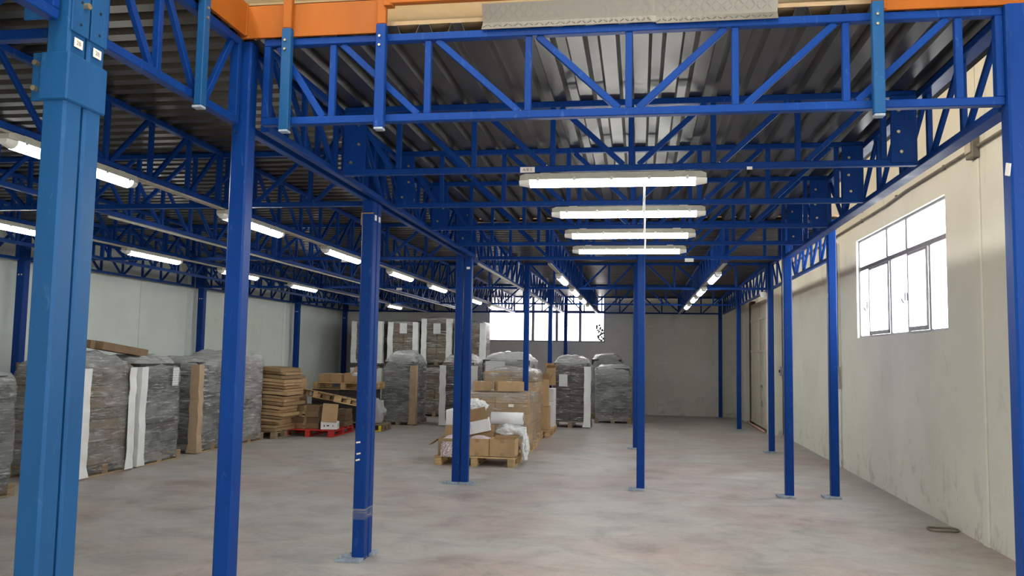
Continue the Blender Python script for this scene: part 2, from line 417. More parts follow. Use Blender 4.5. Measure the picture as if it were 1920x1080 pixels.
# creeper at the corner of that window
cr = thing('creeper', 'dark leafy creeper at the lower corner of the end wall window', 'plant', (-1.15, YF + 0.0, 2.1))
bmL = bmesh.new()
vs = [bmL.verts.new(v) for v in ((-0.05, 0, 0), (0, -0.012, -0.028), (0.05, 0, 0), (0, 0.008, 0.03))]; bmL.faces.new(vs)
r = bmesh.ops.extrude_face_region(bmL, geom=bmL.faces[:]); bmesh.ops.translate(bmL, vec=(0, 0.004, 0), verts=[v for v in r['geom'] if isinstance(v, bmesh.types.BMVert)])
leafm = finish(bmL, 'leaf', 'leaf')
put('stem', tube_mesh([(0.08, 0, 0.0), (0.10, 0, 0.15), (0.04, 0, 0.3), (0.0, 0, 0.44)], 0.006, 'leaf', 5), cr)
for i in range(26):
    t = i / 25
    put('leaf', leafm, cr, (0.07 - 0.09 * t + RND.uniform(-0.10, 0.07), -0.01 - RND.random() * 0.03, 0.02 + t * 0.45), (0, RND.uniform(0, 6.28), 0))

# sliding door at the far end of the right wall
d = struct('door_1', 'worn beige sliding door at the far end of the right wall')
put('leaf_sheet', mbox(0.06, 2.7, 3.0, 'door_beige', 0.008), d, (2.90, 20.8, 1.55))
for z in (1.85, 2.62, 0.10): put('rail', mbox(0.03, 2.7, 0.06, 'door_beige', 0.006), d, (2.86, 20.8, z))
for y in (19.5, 20.6, 22.1): put('stile', mbox(0.02, 0.06, 2.95, 'door_beige', 0.006), d, (2.862, y, 1.56))
h = put('handle', mbox(0.03, 0.16, 0.05, 'frame_grey', 0.008), d, (2.84, 20.3, 1.02))
put('hasp', mbox(0.02, 0.03, 0.14, 'frame_grey', 0.004), d, (2.85, 20.3, 0.62))
put('gap_shade_strip', mbox(0.10, 0.50, 3.15, 'door_gap_shade'), d, (2.93, 22.42, 1.58))  # dark brown strip standing in for the shade of the gap beside the door
put('threshold', tube_mesh([(2.79, 19.5, 0.03), (2.79, 22.5, 0.03)], 0.022, 'pink_pipe'), d)
put('pier', mbox(0.34, 1.72, 3.4, 'wall_cream'), wr, (XW - 0.17, 23.55, 1.7))
put('pier', mbox(0.30, 0.30, 3.4, 'wall_cream'), wr, (XW - 0.15, 19.15, 1.7))
tr = struct('trim_1', 'narrow vertical cover strip on the right wall', mbox(0.02, 0.13, 3.55, 'wall_cream', 0.004), (XW - 0.01, 8.2, 1.775))
struct('trim_2', 'thin joint cover beside the far columns', mbox(0.02, 0.06, 3.5, 'wall_cream', 0.004), (XW - 0.01, 13.66, 1.75))

# ------------------------------------------------------------------ corrugated deck of the mezzanine (ceiling of the hall)
ZC, ZT = 2.90, 3.39
ceil = struct('ceiling', 'galvanised corrugated deck carried by the blue trusses')
def sheet(n, length, along_y, mat='galvanised'):
    k = ('sheet', n, round(length, 3), along_y, mat)
    if k in CACHE: return CACHE[k]
    p, prof = 0.18, []
    for i in range(n):
        prof += [(i * p, 0), (i * p + 0.085, 0), (i * p + 0.105, 0.05), (i * p + 0.16, 0.05)]
    prof.append((n * p, 0))
    bm = bmesh.new()
    A = []
    for off in (0, 0.0025):
        rows = []
        for l in (0, length):
            rows.append([bm.verts.new((u, l, z + off) if along_y else (l, u, z + off)) for u, z in prof])
        A.append(rows)
    for rows in A:
        for i in range(len(prof) - 1): bm.faces.new((rows[0][i], rows[0][i + 1], rows[1][i + 1], rows[1][i]))
    for e in (0, 1):
        for i in range(len(prof) - 1): bm.faces.new((A[0][e][i], A[0][e][i + 1], A[1][e][i + 1], A[1][e][i]))
    CACHE[k] = finish(bm, 'deck_sheet', mat); return CACHE[k]
for y0, L in ((4.255, 2.62), (6.83, 3.80)):
    x = -2.20
    for n in (5, 5, 5, 5, 3):
        put('deck_sheet', sheet(n, L, True), ceil, (x, y0, ZT + 0.002 + 0.003 * (y0 > 5))); x += 0.18 * n
def lateral_deck(x0, x1, y0, y1, split):
    y = y0
    while y < y1 - 0.05:
        n = min(5, max(1, int(round((y1 - y) / 0.18))))
        for a, c in split: put('deck_sheet', sheet(n, c - a, False, 'galvanised_brown_shade'), ceil, (a, y, ZT))
        y += 0.18 * n
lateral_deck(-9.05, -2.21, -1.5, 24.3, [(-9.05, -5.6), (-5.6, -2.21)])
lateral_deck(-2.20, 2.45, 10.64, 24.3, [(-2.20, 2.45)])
put('plywood_sheet', mbox(4.1, 6.38, 0.022, 'plywood'), ceil, (-0.15, 7.45, ZT + 0.068))
put('plywood_sheet', mbox(6.84, 25.8, 0.022, 'plywood'), ceil, (-5.63, 11.4, ZT + 0.068))
put('plywood_sheet', mbox(4.65, 13.6, 0.022, 'plywood'), ceil, (0.125, 17.5, ZT + 0.068))

# ------------------------------------------------------------------ lattice trusses
def truss(label, p, length, along, stations=None, group=None, plates=False, cw=0.05, name='lattice_truss'):
    """parts: top_chord, bottom_chord, struts, diagonals; local x runs along the truss, base at the underside"""
    t = thing(name, label, 'truss', (p[0], p[1], ZC), PI / 2 if along == 'y' else 0.0, group)
    H = ZT - ZC; ch = 0.042
    put('bottom_chord', mbox(length, cw, ch, 'blue', 0.004), t, (length / 2, 0, ch / 2))
    put('top_chord', mbox(length, cw, ch, 'blue', 0.004), t, (length / 2, 0, H - ch / 2))
    if stations is None:
        n = max(2, int(round(length / 0.56)))
        stations = [length * i / n for i in range(1, n)]
    zi = H - 2 * ch
    sm = mbox(0.036, 0.032, zi, 'blue', 0.003)
    for s in stations: put('strut', sm, t, (s, 0, H / 2))
    st = [0.03] + list(stations) + [length - 0.03]
    for s in (0.018, length - 0.018): put('end_post', mbox(0.036, cw, zi, 'blue', 0.003), t, (s, 0, H / 2))
    mid = length / 2 + 0.12
    for a, c in zip(st, st[1:]):
        a2, c2 = a + 0.05, c - 0.05
        if c2 - a2 < 0.15: continue
        dx = c2 - a2; L = math.hypot(dx, zi); ang = math.atan2(zi, dx)
        down = (a + c) / 2 < mid
        put('diagonal', mbox(round(L, 2), 0.028, 0.036, 'blue', 0.003), t, ((a2 + c2) / 2, 0, H / 2), (0, ang if down else -ang, 0))
    if plates:
        for s, sg in ((0.085, 1), (length - 0.085, -1)):
            pl = put('end_plate', mbox(0.16, 0.012, 0.44, 'blue', 0.003), t, (s, -cw / 2 - 0.007, 0.235))
            for bx, bz in ((0.03, 0.12), (0.035, -0.02), (-0.02 * sg, -0.15)):
                put('bolt', mcyl(0.011, 0.014, 'bolt', 6), pl, (bx * sg, -0.012, bz), (PI / 2, 0, 0))
    return t
TS = [0.40, 0.94, 1.49, 2.02, 2.56, 3.10, 3.63]
TY = [4.26, 5.54, 6.82, 8.08, 9.29, 10.66]
TL = ['bright blue lattice truss closest to the camera, below the orange toe boards',
      'blue cross truss with a paper tag, carrying the first and longest-looking tube light',
      'blue cross truss above the second tube light of the front bay',
      'blue cross truss above the third tube light of the front bay',
      'blue cross truss above the fourth tube light of the front bay',
      'blue cross truss meeting the head of the free-standing middle column']
for i, y in enumerate(TY):
    truss(TL[i], (-2.08, y), 3.83, 'x', TS, 'cross trusses of the front bay', plates=0 < i < 5)
truss('blue truss along the front bay beside the cream wall and its window', (1.81, 4.36), 6.15, 'y', None, None, cw=0.09)
truss('blue truss along the left edge of the front bay, ending at the double column', (-2.125, 4.37), 6.1, 'y', None, None)
truss('short blue truss between the big double column and the corner column', (-2.225, 3.03), 1.18, 'y', [0.42, 0.80], None)
truss('blue truss coming from the viewer to the big double column', (-2.225, 1.0), 1.77, 'y', None, None)
truss('blue truss from the corner column to the taped double column', (-2.235, 4.37), 2.10, 'y', None, None)
truss('blue truss from the taped double column to the next double column', (-2.235, 6.72), 3.80, 'y', None, None)
# cross trusses of the left bays
ROW = [2.95, 6.72, 10.66, 15.40, 20.10, 24.05]
LL = ['dark blue cross truss leaving the big double column to the left', 'blue cross truss tied into the taped double column',
      'blue cross truss left of the side-by-side double column', 'blue cross truss above the red pallet',
      'blue cross truss in front of the two-high wrapped stacks', 'blue cross truss against the end wall above the tall stacks']
for l, y in zip(LL, ROW):
    truss(l, (-8.78, y), 6.50, 'x', None, 'cross trusses of the left hall')
# lengthwise secondary trusses of the left bays
SX = [(-3.63, 'carrying the nearer row of tube lights'), (-4.92, 'midway between the two left rows of tube lights'),
      (-6.20, 'carrying the farther left row of tube lights'), (-7.50, 'next to the white wall'), (-8.83, 'tight along the white wall')]
BN = ['first', 'second', 'third', 'fourth', 'last']
for x, d in SX:
    for k, (a, c) in enumerate(zip(ROW, ROW[1:])):
        truss('blue truss %s, %s bay from camera' % (d, BN[k]), (x, a + 0.06), c - a - 0.12, 'y', None, 'lengthwise trusses of the left hall')
# rear right bays
BR = ['first', 'second', 'third']
for k, y in enumerate(ROW[3:]):
    truss('blue cross truss left of the middle columns, %s beyond the front bay' % BR[k], (-2.10, y), 2.05, 'x', None, 'cross trusses of the rear right hall')
    truss('blue cross truss right of the middle columns, %s beyond the front bay' % BR[k], (0.08, y), 2.20, 'x', None, 'cross trusses of the rear right hall')
for x, d in ((-2.20, 'over the row of carton pallets'), (-1.20, 'with tube lights left of the middle columns'),
             (1.10, 'with tube lights right of the middle columns'), (2.35, 'beside the cream wall behind the window')):
    for k, (a, c) in enumerate(zip(ROW[2:], ROW[3:])):
        truss('blue truss %s, %s bay of the rear hall' % (d, BR[k]), (x, a + 0.06), c - a - 0.12, 'y', None, 'lengthwise trusses of the rear right hall')

# ------------------------------------------------------------------ columns
def shaft(wd, dp, h, mat='blue'):
    """cold-rolled column section with rounded edges and a shallow recessed face strip"""
    k = ('shaft', wd, dp, h, mat)
    if k in CACHE: return CACHE[k]
    bm = bmesh.new(); a, b2, c, rc = wd / 2, dp / 2, 0.010, 0.004
    pts = []
    for sx, sy in ((1, -1), (1, 1), (-1, 1), (-1, -1)):
        if sx * sy < 0: pts += [(sx * (a - c), sy * b2), (sx * a, sy * (b2 - c))] if sy < 0 else [(sx * a, sy * (b2 - c)), (sx * (a - c), sy * b2)]
        else: pts += [(sx * a, sy * (b2 - c)), (sx * (a - c), sy * b2)] if sy > 0 else [(sx * (a - c), sy * b2), (sx * a, sy * (b2 - c))]
    ang = sorted(pts, key=lambda q: math.atan2(q[1], q[0]))
    lo = [bm.verts.new((x, y, 0)) for x, y in ang]; hi = [bm.verts.new((x, y, h)) for x, y in ang]
    n = len(ang)
    for i in range(n): bm.faces.new((lo[i], lo[(i + 1) % n], hi[(i + 1) % n], hi[i]))
    bm.faces.new(lo); bm.faces.new(hi)
    CACHE[k] = finish(bm, 'shaft', mat); return CACHE[k]
def column(label, x, y, dbl=None, plate='left', mat='blue', top=ZT, holes=False, group='blue mezzanine columns', wd=0.10, dp=0.10):
    t = thing('steel_column', label, 'column', (x, y, 0), 0, group); t['kind'] = 'thing'
    offs = {None: [(0, 0)], 'y': [(0, -0.058), (0, 0.058)], 'x': [(-0.056, 0), (0.056, 0)]}[dbl]
    for dx, dy in offs:
        put('shaft', shaft(wd, dp, top, mat), t, (dx, dy, 0))
    px = {'left': [-0.05], 'right': [0.05], 'both': [-0.105, 0.105]}[plate]
    for q in px:
        spots = [(q, -0.04, 0.20)] if dbl != 'y' else [(q, -0.105, 0.19), (q * 0.3, 0.11, 0.15)]
        for bx, by, dd in spots:
            pl = put('base_plate', mbox(0.20, dd, 0.022, 'plate_dust', 0.002), t, (bx, by, 0.011))
            put('anchor_bolt', mcyl(0.010, 0.022, 'steel', 6), pl, (-0.075 if bx < 0 else 0.075, -0.05, 0.016))
    if holes:
        for z in holes:
            put('bolt_hole', mcyl(0.006, 0.003, 'hole', 10), t, (0.0 - wd / 2 + 0.03, offs[0][1] - dp / 2 - 0.0005, z), (PI / 2, 0, 0))
    return t
c1 = column('big blue double column closest to the camera, with a bolted collar and paper tags', -2.22, 2.90, 'y', 'left', 'blue_teal')
cl = put('collar', mbox(0.122, 0.236, 0.19, 'blue_teal', 0.006), c1, (0, 0, 2.69))
put('collar_flange', mbox(0.05, 0.015, 0.19, 'blue_teal', 0.003), c1, (-0.075, -0.10, 2.69))
for z in (2.64, 2.74): put('bolt', mcyl(0.011, 0.03, 'bolt', 6), c1, (-0.075, -0.115, z), (PI / 2, 0, 0))
for dy in (-0.056, 0.056):
    put('bracket_plate', mbox(0.008, 0.10, 0.50, 'blue_teal', 0.002), c1, (0.054, dy, 3.12))
    s = put('paper_tag', mbox(0.002, 0.048, 0.036, 'sticker'), c1, (0.060, dy - 0.01, 2.83))
    text('lettering', '2B', 0.024, 'ink', s, (0.0015, 0, 0), (PI / 2, 0, PI / 2))
    for z in (2.91, 3.0, 3.12): put('bolt_hole', mcyl(0.006, 0.003, 'hole', 10), c1, (0.0585, dy, z), (0, PI / 2, 0))
put('face_plate', mbox(0.09, 0.010, 0.50, 'blue_teal', 0.002), c1, (-0.09, -0.122, 3.16))
put('bolt', mcyl(0.013, 0.03, 'bolt', 6), c1, (-0.075, -0.14, 3.02), (PI / 2, 0, 0))
put('bolt', mcyl(0.013, 0.03, 'bolt', 6), c1, (0.065, -0.04, 2.99), (0, PI / 2, 0))
column('blue corner column with a row of bolt holes under the orange toe board', -2.22, 4.31, None, 'left', 'blue', holes=[3.22, 3.17, 3.12, 3.07, 2.87])
c3 = column('blue double column with a band of clear tape near its foot', -2.22, 6.60, 'y', 'left', 'blue')
put('tape_band', mbox(0.104, 0.220, 0.085, 'film_clear', 0.002), c3, (0, 0, 0.36))
for z, dx in ((0.93, 0.0), (0.84, 0.005), (0.79, 0.0)):
    put('paint_chip', mbox(0.012, 0.002, 0.035, 'sticker'), c3, (-0.02 + dx, -0.109, z), (0, 0.5 + z, 0))
for dy in (-0.05, 0.05): put('paper_tag', mbox(0.002, 0.045, 0.045, 'sticker'), c3, (0.051, dy, 2.77))
put('clip', tube_mesh([(-0.05, -0.115, 2.70), (-0.05, -0.115, 2.80), (0.05, -0.115, 2.80)], 0.006, 'cardboard_in', 6), c3)
c4 = column('two blue columns standing side by side in front of the open cartons', -2.275, 10.60, 'x', 'both', 'blue')
put('paper_tag', mbox(0.045, 0.002, 0.03, 'sticker'), c4, (0.06, -0.054, 2.78))
for x, y, l in ((-2.10, 15.42, 'blue column rising behind the brown wrapped cartons'), (-2.15, 20.1, 'blue column in front of the second pane of the end window'),
                (-2.12, 24.05, 'thin-looking blue column against the end window')):
    column(l, x, y, None, 'left')
MID = [(0.02, 10.66, 'free-standing blue column in the middle of the hall'), (-0.06, 15.35, 'blue middle column half hidden behind the free-standing one'),
       (-0.06, 20.1, 'third blue middle column, beside the dark wrapped pallet'), (-0.06, 24.05, 'last blue middle column against the end wall')]
for x, y, l in MID: column(l, x, y)
column('blue column at the right edge of the picture with a strip of tape', 1.80, 4.25)
column('blue column under the corner of the front bay, just left of the window', 1.80, 10.57)
r2 = column('scuffed blue column closest to the left jamb of the window', 2.345, 10.66, mat='blue')
put('paint_chip', mbox(0.003, 0.012, 0.05, 'sticker'), r2, (-0.0505, -0.02, 2.45))
s2 = column('blue column beside the switch box on the cream wall', 2.345, 15.5)
column('blue column in front of the beige sliding door', 2.31, 20.1, None, 'right')
column('last blue column in the far right corner', 2.26, 24.05)
LW = [(10.75, 'blue wall column showing left of the big double column'), (15.75, 'blue wall column behind the third wrapped pallet'),
      (20.55, 'blue wall column behind the leaning cardboard stack'), (24.1, 'dark blue column in the far left corner')]
for y, l in LW:
    c = column(l, -8.86, y, None, 'right', wd=0.13, dp=0.12)
    for z in (2.70,):
        for dx in (-0.02, 0.025): put('paper_tag', mbox(0.02, 0.002, 0.02, 'sticker'), c, (dx, -0.062, z))
# tape strip on the right-hand column
strip = put('tape_strip', mbox(0.004, 0.05, 0.06, 'sticker'), [o for o in bpy.data.objects if o.get('label', '').startswith('blue column at the right edge')][0], (-0.052, -0.02, 2.58), (0.3, 0, 0))
# white dome detector on the column by the switch box
cm = thing('dome_detector', 'white round detector under the truss by the switch box column', 'detector', (2.20, 15.38, 2.80))
put('housing', mcyl(0.055, 0.06, 'white_plastic', 16), cm, (0, 0, 0.03)); put('dome', mcyl(0.05, 0.04, 'white_plastic', 16, 0.025), cm, (0, 0, -0.02), (PI, 0, 0))

# ------------------------------------------------------------------ guard posts, toe boards, gate, tread plate on the mezzanine edge
def guard_post(label, x, y, side=False, low='blue_teal'):
    t = thing('guard_post', label, 'post', (x, y, 2.86), PI / 2 if side else 0, 'guard posts on the mezzanine edge')
    put('sleeve', mbox(0.055, 0.04, 0.57, low, 0.004), t, (0, 0, 0.285))
    put('upright', mbox(0.05, 0.036, 1.05, 'orange', 0.004), t, (0, 0, 0.57 + 0.525))
    put('sleeve_foot', mbox(0.05, 0.05, 0.012, 'plate_dust', 0.002), t, (0, 0.005, -0.006))
    for z in (0.50, 0.45): put('bolt', mcyl(0.007, 0.01, 'bolt', 6), t, (-0.005, -0.023, z), (PI / 2, 0, 0))
guard_post('dull blue guard post nearest the corner column on the front edge', -1.93, 4.205)
guard_post('bright blue guard post where the front toe board ends', -1.39, 4.205, low='blue')
guard_post('dull blue guard post at the right end of the front edge', 1.16, 4.205)
guard_post('dull blue guard post on the side edge before the corner column', -2.165, 3.74, True)
def toe(label, loc, L, along):
    t = thing('toe_board', label, 'toe board', loc, PI / 2 if along == 'y' else 0, 'orange toe boards')
    put('board', mbox(L, 0.006, 0.19, 'orange', 0.001), t, (L / 2, 0, 0.095))
    put('top_fold', mbox(L, 0.03, 0.006, 'orange', 0.001), t, (L / 2, 0.012, 0.187))
    put('bottom_fold', mbox(L, 0.02, 0.005, 'orange', 0.001), t, (L / 2, 0.008, 0.004))
    n = max(1, int(L / 0.45))
    for i in range(n + 1):
        put('fold', mbox(0.014, 0.012, 0.18, 'orange', 0.001), t, (min(max(i * L / n, 0.01), L - 0.01), -0.005, 0.095))
toe('orange toe board between the corner column and the front guard posts', (-2.27, 4.222, 3.393), 0.86, 'x')
toe('orange toe board at the right end of the front edge', (1.19, 4.222, 3.393), 0.72, 'x')
toe('orange toe board along the side edge above the short truss', (-2.172, 2.2, 3.393), 2.0, 'y')
g = thing('safety_gate', 'orange gate rail across the loading gap above the tread plate', 'gate', (-1.35, 4.19, 3.53))
put('bottom_rail', mbox(2.45, 0.04, 0.05, 'orange', 0.004), g, (1.235, 0, 0.028))
put('top_rail', mbox(2.45, 0.04, 0.05, 'orange', 0.004), g, (1.235, 0, 0.93))
for s in (0.03, 1.235, 2.44): put('gate_upright', mbox(0.04, 0.035, 0.85, 'orange', 0.004), g, (s, 0, 0.48))
put('hinge', mbox(0.05, 0.05, 0.05, 'orange', 0.003), g, (0.0, 0.01, 0.02))
def tread(label, x0, L, z):
    t = thing('tread_plate', label, 'tread plate', (x0, 4.215, z), 0, 'aluminium tread plates')
    bm = bmesh.new()
    prof = [(0.0, 0.0), (0.03, 0.045), (-0.012, 0.135), (-0.008, 0.137), (0.036, 0.045), (0.004, -0.001)]
    A = [bm.verts.new((0, y, zz)) for y, zz in prof]; B = [bm.verts.new((L, y, zz)) for y, zz in prof]
    for i in range(6): bm.faces.new((A[i], A[(i + 1) % 6], B[(i + 1) % 6], B[i]))
    bm.faces.new(A); bm.faces.new(B)
    put('bent_sheet', finish(bm, 'bent_sheet', 'chequer'), t)
    # raised bars of the chequer pattern, too small to single out
    bm = bmesh.new()
    for i in range(int(L / 0.028)):
        for j in range(4):
            if j == 0: y, zz, tilt = 0.012, 0.022, -0.6
            else: y, zz, tilt = 0.03 - 0.042 * (j * 0.027) / 0.09 - 0.003, 0.045 + j * 0.024, 0.44
            rot = Matrix.Rotation(tilt, 4, 'X') @ Matrix.Rotation(0.8 if (i + j) % 2 else -0.8, 4, 'Y')
            addbox(bm, ((i + 0.5) * 0.028, y, zz), (0.024, 0.004, 0.005), rot)
    s = put('raised_bars', finish(bm, 'raised_bars', 'chequer'), t); s['kind'] = 'stuff'
tread('left aluminium tread plate bent over the edge beside the orange gate', -0.84, 0.92, 3.385)
tread('right aluminium tread plate bent over the mezzanine edge', 0.08, 0.61, 3.375)

# ------------------------------------------------------------------ tube lights
def light_meshes():
    bm = bmesh.new()   # housing: trapezoid trough with clipped ends
    prof = [(-0.048, 0.030), (0.048, 0.030), (0.052, 0.0), (-0.052, 0.0)]
    A = [bm.verts.new((-0.625, y * 0.8, z)) for y, z in prof]; B = [bm.verts.new((0.625, y * 0.8, z)) for y, z in prof]
    A2 = [bm.verts.new((-0.59, y, z + (0.012 if z > 0.01 else 0))) for y, z in prof]; B2 = [bm.verts.new((0.59, y, z + (0.012 if z > 0.01 else 0))) for y, z in prof]
    for P, Q in ((A, A2), (A2, B2), (B2, B)):
        for i in range(4): bm.faces.new((P[i], P[(i + 1) % 4], Q[(i + 1) % 4], Q[i]))
    bm.faces.new(A); bm.faces.new(B)
    h = finish(bm, 'housing', 'housing')
    def trough(x0, x1, s, mat, cap):
        bm = bmesh.new(); n = 8; rows = []
        for x, k in ((x0, cap[0]), (x1, cap[1])):
            rows.append([bm.verts.new((x, 0.049 * s * k * math.cos(PI + PI * i / n), -0.001 + 0.046 * s * k * math.sin(PI + PI * i / n))) for i in range(n + 1)])
        for i in range(n): bm.faces.new((rows[0][i], rows[0][i + 1], rows[1][i + 1], rows[1][i]))
        bm.faces.new((rows[0][0], rows[0][-1], rows[1][-1], rows[1][0]))
        bm.faces.new(rows[0]); bm.faces.new(rows[1])
        return finish(bm, 'trough', mat, False)
    return h, trough(-0.555, 0.555, 1, 'tube', (1, 1)), trough(-0.63, -0.555, 1, 'white_plastic', (0.7, 1)), trough(0.555, 0.63, 1, 'white_plastic', (1, 0.7))
LH, LD, LC0, LC1 = light_meshes()
def tube_light(label, x, y, along, group):
    t = thing('tube_light', label, 'tube light', (x, y, 2.848), PI / 2 if along == 'y' else 0, group)
    put('housing', LH, t); put('diffuser', LD, t, label='glowing white diffuser'); put('end_cap', LC0, t); put('end_cap', LC1, t)
    for s in (-0.5, -0.25, 0, 0.25, 0.5):
        put('clip', mbox(0.022, 0.006, 0.026, 'steel', 0.002), t, (s, -0.054, 0.003)); 
    for s in (-0.45, 0.45): put('bracket', mbox(0.07, 0.06, 0.012, 'steel', 0.002), t, (s, 0, 0.046))
    return t
O4 = ['first', 'second', 'third', 'fourth', 'fifth', 'sixth', 'seventh']
FL = [5.57, 6.84, 8.06, 9.27]
for i, y in enumerate(FL):
    tube_light('crosswise tube light in the front bay, %s counting from the camera' % O4[i], (-0.19, -0.10, -0.10, -0.12)[i], y, 'x', 'crosswise tube lights of the front bay')
for i, y in enumerate((4.80, 7.32, 9.72, 12.25, 14.60, 18.1, 20.4)):
    tube_light('tube light in the row left of the double columns, %s from the camera' % O4[i], -3.63, y, 'y', 'tube lights of the nearer left row')
for i, y in enumerate((7.25, 9.78, 12.10, 14.60, 18.4, 20.4)):
    tube_light('tube light in the row near the white wall, %s from the camera' % O4[i], -6.20, y, 'y', 'tube lights of the farther left row')
for i, y in enumerate((12.9, 15.35, 17.6, 19.9)):
    tube_light('lengthwise tube light left of the middle columns, %s from the camera' % O4[i], -1.20, y, 'y', 'tube lights of the rear hall')
for i, y in enumerate((12.6, 15.15, 17.1, 19.5)):
    tube_light('lengthwise tube light right of the middle columns, %s from the camera' % O4[i], 1.10, y, 'y', 'tube lights of the rear hall')
# cable trays above the light rows
for x, a, c, l in ((-3.63, 3.2, 23.6, 'over the row left of the double columns'), (-6.20, 4.0, 23.6, 'over the row near the white wall'),
                   (-1.20, 11.0, 23.6, 'left of the middle columns'), (1.10, 11.0, 23.6, 'right of the middle columns')):
    t = thing('cable_tray', 'thin beige cable tray with tube lights ' + l, 'cable tray', (x, a, 2.888), PI / 2)
    put('tray', mbox(c - a, 0.045, 0.008, 'tray'), t, ((c - a) / 2, 0, 0))
    for s in (-1, 1): put('lip', mbox(c - a, 0.004, 0.016, 'tray'), t, ((c - a) / 2, s * 0.022, 0.0))
tag(put('conduit_pipe', tube_mesh([(-4.92, 7.0, 2.885), (-4.92, 23.4, 2.885)], 0.013, 'housing'), None), 'pale conduit under the truss between the left light rows', 'conduit')
tag(put('conduit_pipe', tube_mesh([(-2.17, 11.0, 2.885), (-2.17, 23.4, 2.885)], 0.02, 'housing'), None), 'pale conduit under the truss above the row of pallets', 'conduit')
# white leads between the crosswise lights
CL = ['first and second', 'second and third', 'third and fourth']
for i in range(3):
    ya, yb = FL[i] + 0.03, FL[i + 1] - 0.05
    pts = []
    for k in range(9):
        s = k / 8; pts.append((0.03 + 0.012 * i, ya + (yb - ya) * s, 2.86 - 0.10 * math.sin(PI * s) * (1 - 0.25 * i)))
    tag(put('power_lead', tube_mesh(pts, 0.008, 'white_plastic', 6), None), 'white lead hanging between the %s crosswise tube lights' % CL[i], 'cable')
# paper tags clipped to chords
t2 = [o for o in bpy.data.objects if o.get('label') == TL[1]][0]
s = put('paper_tag', mbox(0.10, 0.002, 0.038, 'sticker'), t2, (1.32, -0.027, 0.015)); text('lettering', 'A/B 5', 0.028, 'ink', s, (0, -0.0015, 0), (PI / 2, 0, 0))
put('paper_tag', mbox(0.035, 0.002, 0.02, 'sticker'), t2, (2.79, -0.027, 0.0))
for nm, xs in ((LL[2], (4.85,)), (LL[3], (4.2,)), (TL[5], (2.7,))):
    tt = [o for o in bpy.data.objects if o.get('label') == nm][0]
    for x in xs: put('paper_tag', mbox(0.11, 0.002, 0.045, 'sticker'), tt, (x, -0.027, -0.01))

# ------------------------------------------------------------------ services on the right wall
for z, r, l in ((3.80, 0.016, 'upper dark conduit running along the cream wall over the window'), (3.66, 0.016, 'lower dark conduit running along the cream wall over the window')):
    pts = [(XW - 0.02, 5.0, z), (XW - 0.02, 8.0, z), (XW - 0.02, 10.2, z), (XW - 0.02, 11.0, z - (0.03 if z < 3.7 else 0)), (XW - 0.02, 16.0, z - 0.03), (XW - 0.02, 18.8, z - 0.03)]
    p = thing('conduit_pipe', l, 'conduit', (0, 0, 0)); put('pipe', tube_mesh(pts, r, 'conduit'), p)
    for y in (6.0, 7.4, 9.0, 10.6, 12.2, 13.8, 15.4): put('saddle', mbox(0.03, 0.03, 0.05, 'conduit', 0.004), p, (XW - 0.015, y, z - (0.03 if (y > 10.9) else 0)))
jb = thing('junction_box', 'beige junction box on the conduits at the right edge', 'junction box', (XW, 8.2, 3.55))
put('box', mbox(0.07, 0.16, 0.30, 'conduit', 0.008), jb, (-0.035, 0, 0.16)); put('cover', mbox(0.012, 0.13, 0.2, 'tray', 0.003), jb, (-0.076, 0, 0.16))
sb = thing('switch_box', 'small grey switch box on the cable beside the far column', 'switch box', (XW, 18.9, 1.3))
put('box', mbox(0.07, 0.12, 0.20, 'frame_grey', 0.006), sb, (-0.035, 0, 0.1)); put('switch', mbox(0.03, 0.04, 0.06, 'rubber', 0.004), sb, (-0.08, 0, 0.1))
put('cable', tube_mesh([(-0.015, 0, 0.2), (-0.015, 0.01, 2.2)], 0.012, 'conduit'), sb); put('cable', tube_mesh([(-0.015, 0, 0.0), (-0.015, 0.0, -1.28)], 0.010, 'conduit'), sb)
sb = thing('wall_box', 'narrow pale box on the wall joint behind the scuffed column', 'wall box', (XW - 0.02, 13.66, 1.22))
put('box', mbox(0.06, 0.10, 0.34, 'tray', 0.006), sb, (-0.03, 0, 0.17)); put('cable', tube_mesh([(-0.02, 0, 0.34), (-0.02, 0, 2.3)], 0.012, 'conduit'), sb)
ring = [(0.14 * math.cos(a), 0.11 * math.sin(a), 0.012 + 0.004 * math.sin(3 * a)) for a in [2 * PI * i / 24 for i in range(25)]]
tag(put('wire_loop', tube_mesh(ring, 0.010, 'conduit', 6), None, (2.96, 8.86, 0)), 'dark wire loop lying on the floor by the cream wall', 'wire')

# ------------------------------------------------------------------ pallets
def pallet_parts(parent, wd, dp, mat, holder=None):
    """fill parent with boards and blocks; wd along local x, dp along local y"""
    for i in range(5): put('deck_board', mbox(wd, 0.11, 0.022, mat, 0.003), parent, (0, -dp / 2 + 0.055 + i * (dp - 0.11) / 4, 0.133))
    for x in (-wd / 2 + 0.05, 0, wd / 2 - 0.05):
        put('stringer', mbox(0.10, dp, 0.022, mat, 0.003), parent, (x, 0, 0.111))
        put('bottom_board', mbox(0.10, dp, 0.022, mat, 0.003), parent, (x, 0, 0.011))
        for y in (-dp / 2 + 0.06, 0, dp / 2 - 0.06): put('block', mbox(0.10, 0.12, 0.078, mat, 0.003), parent, (x, y, 0.061))
def pallet(label, loc, rz, wd, dp, mat, rot=None, group=None):
    t = thing('pallet', label, 'pallet', loc, rz, group)
    if rot: t.rotation_euler = rot
    pallet_parts(t, wd, dp, mat); return t

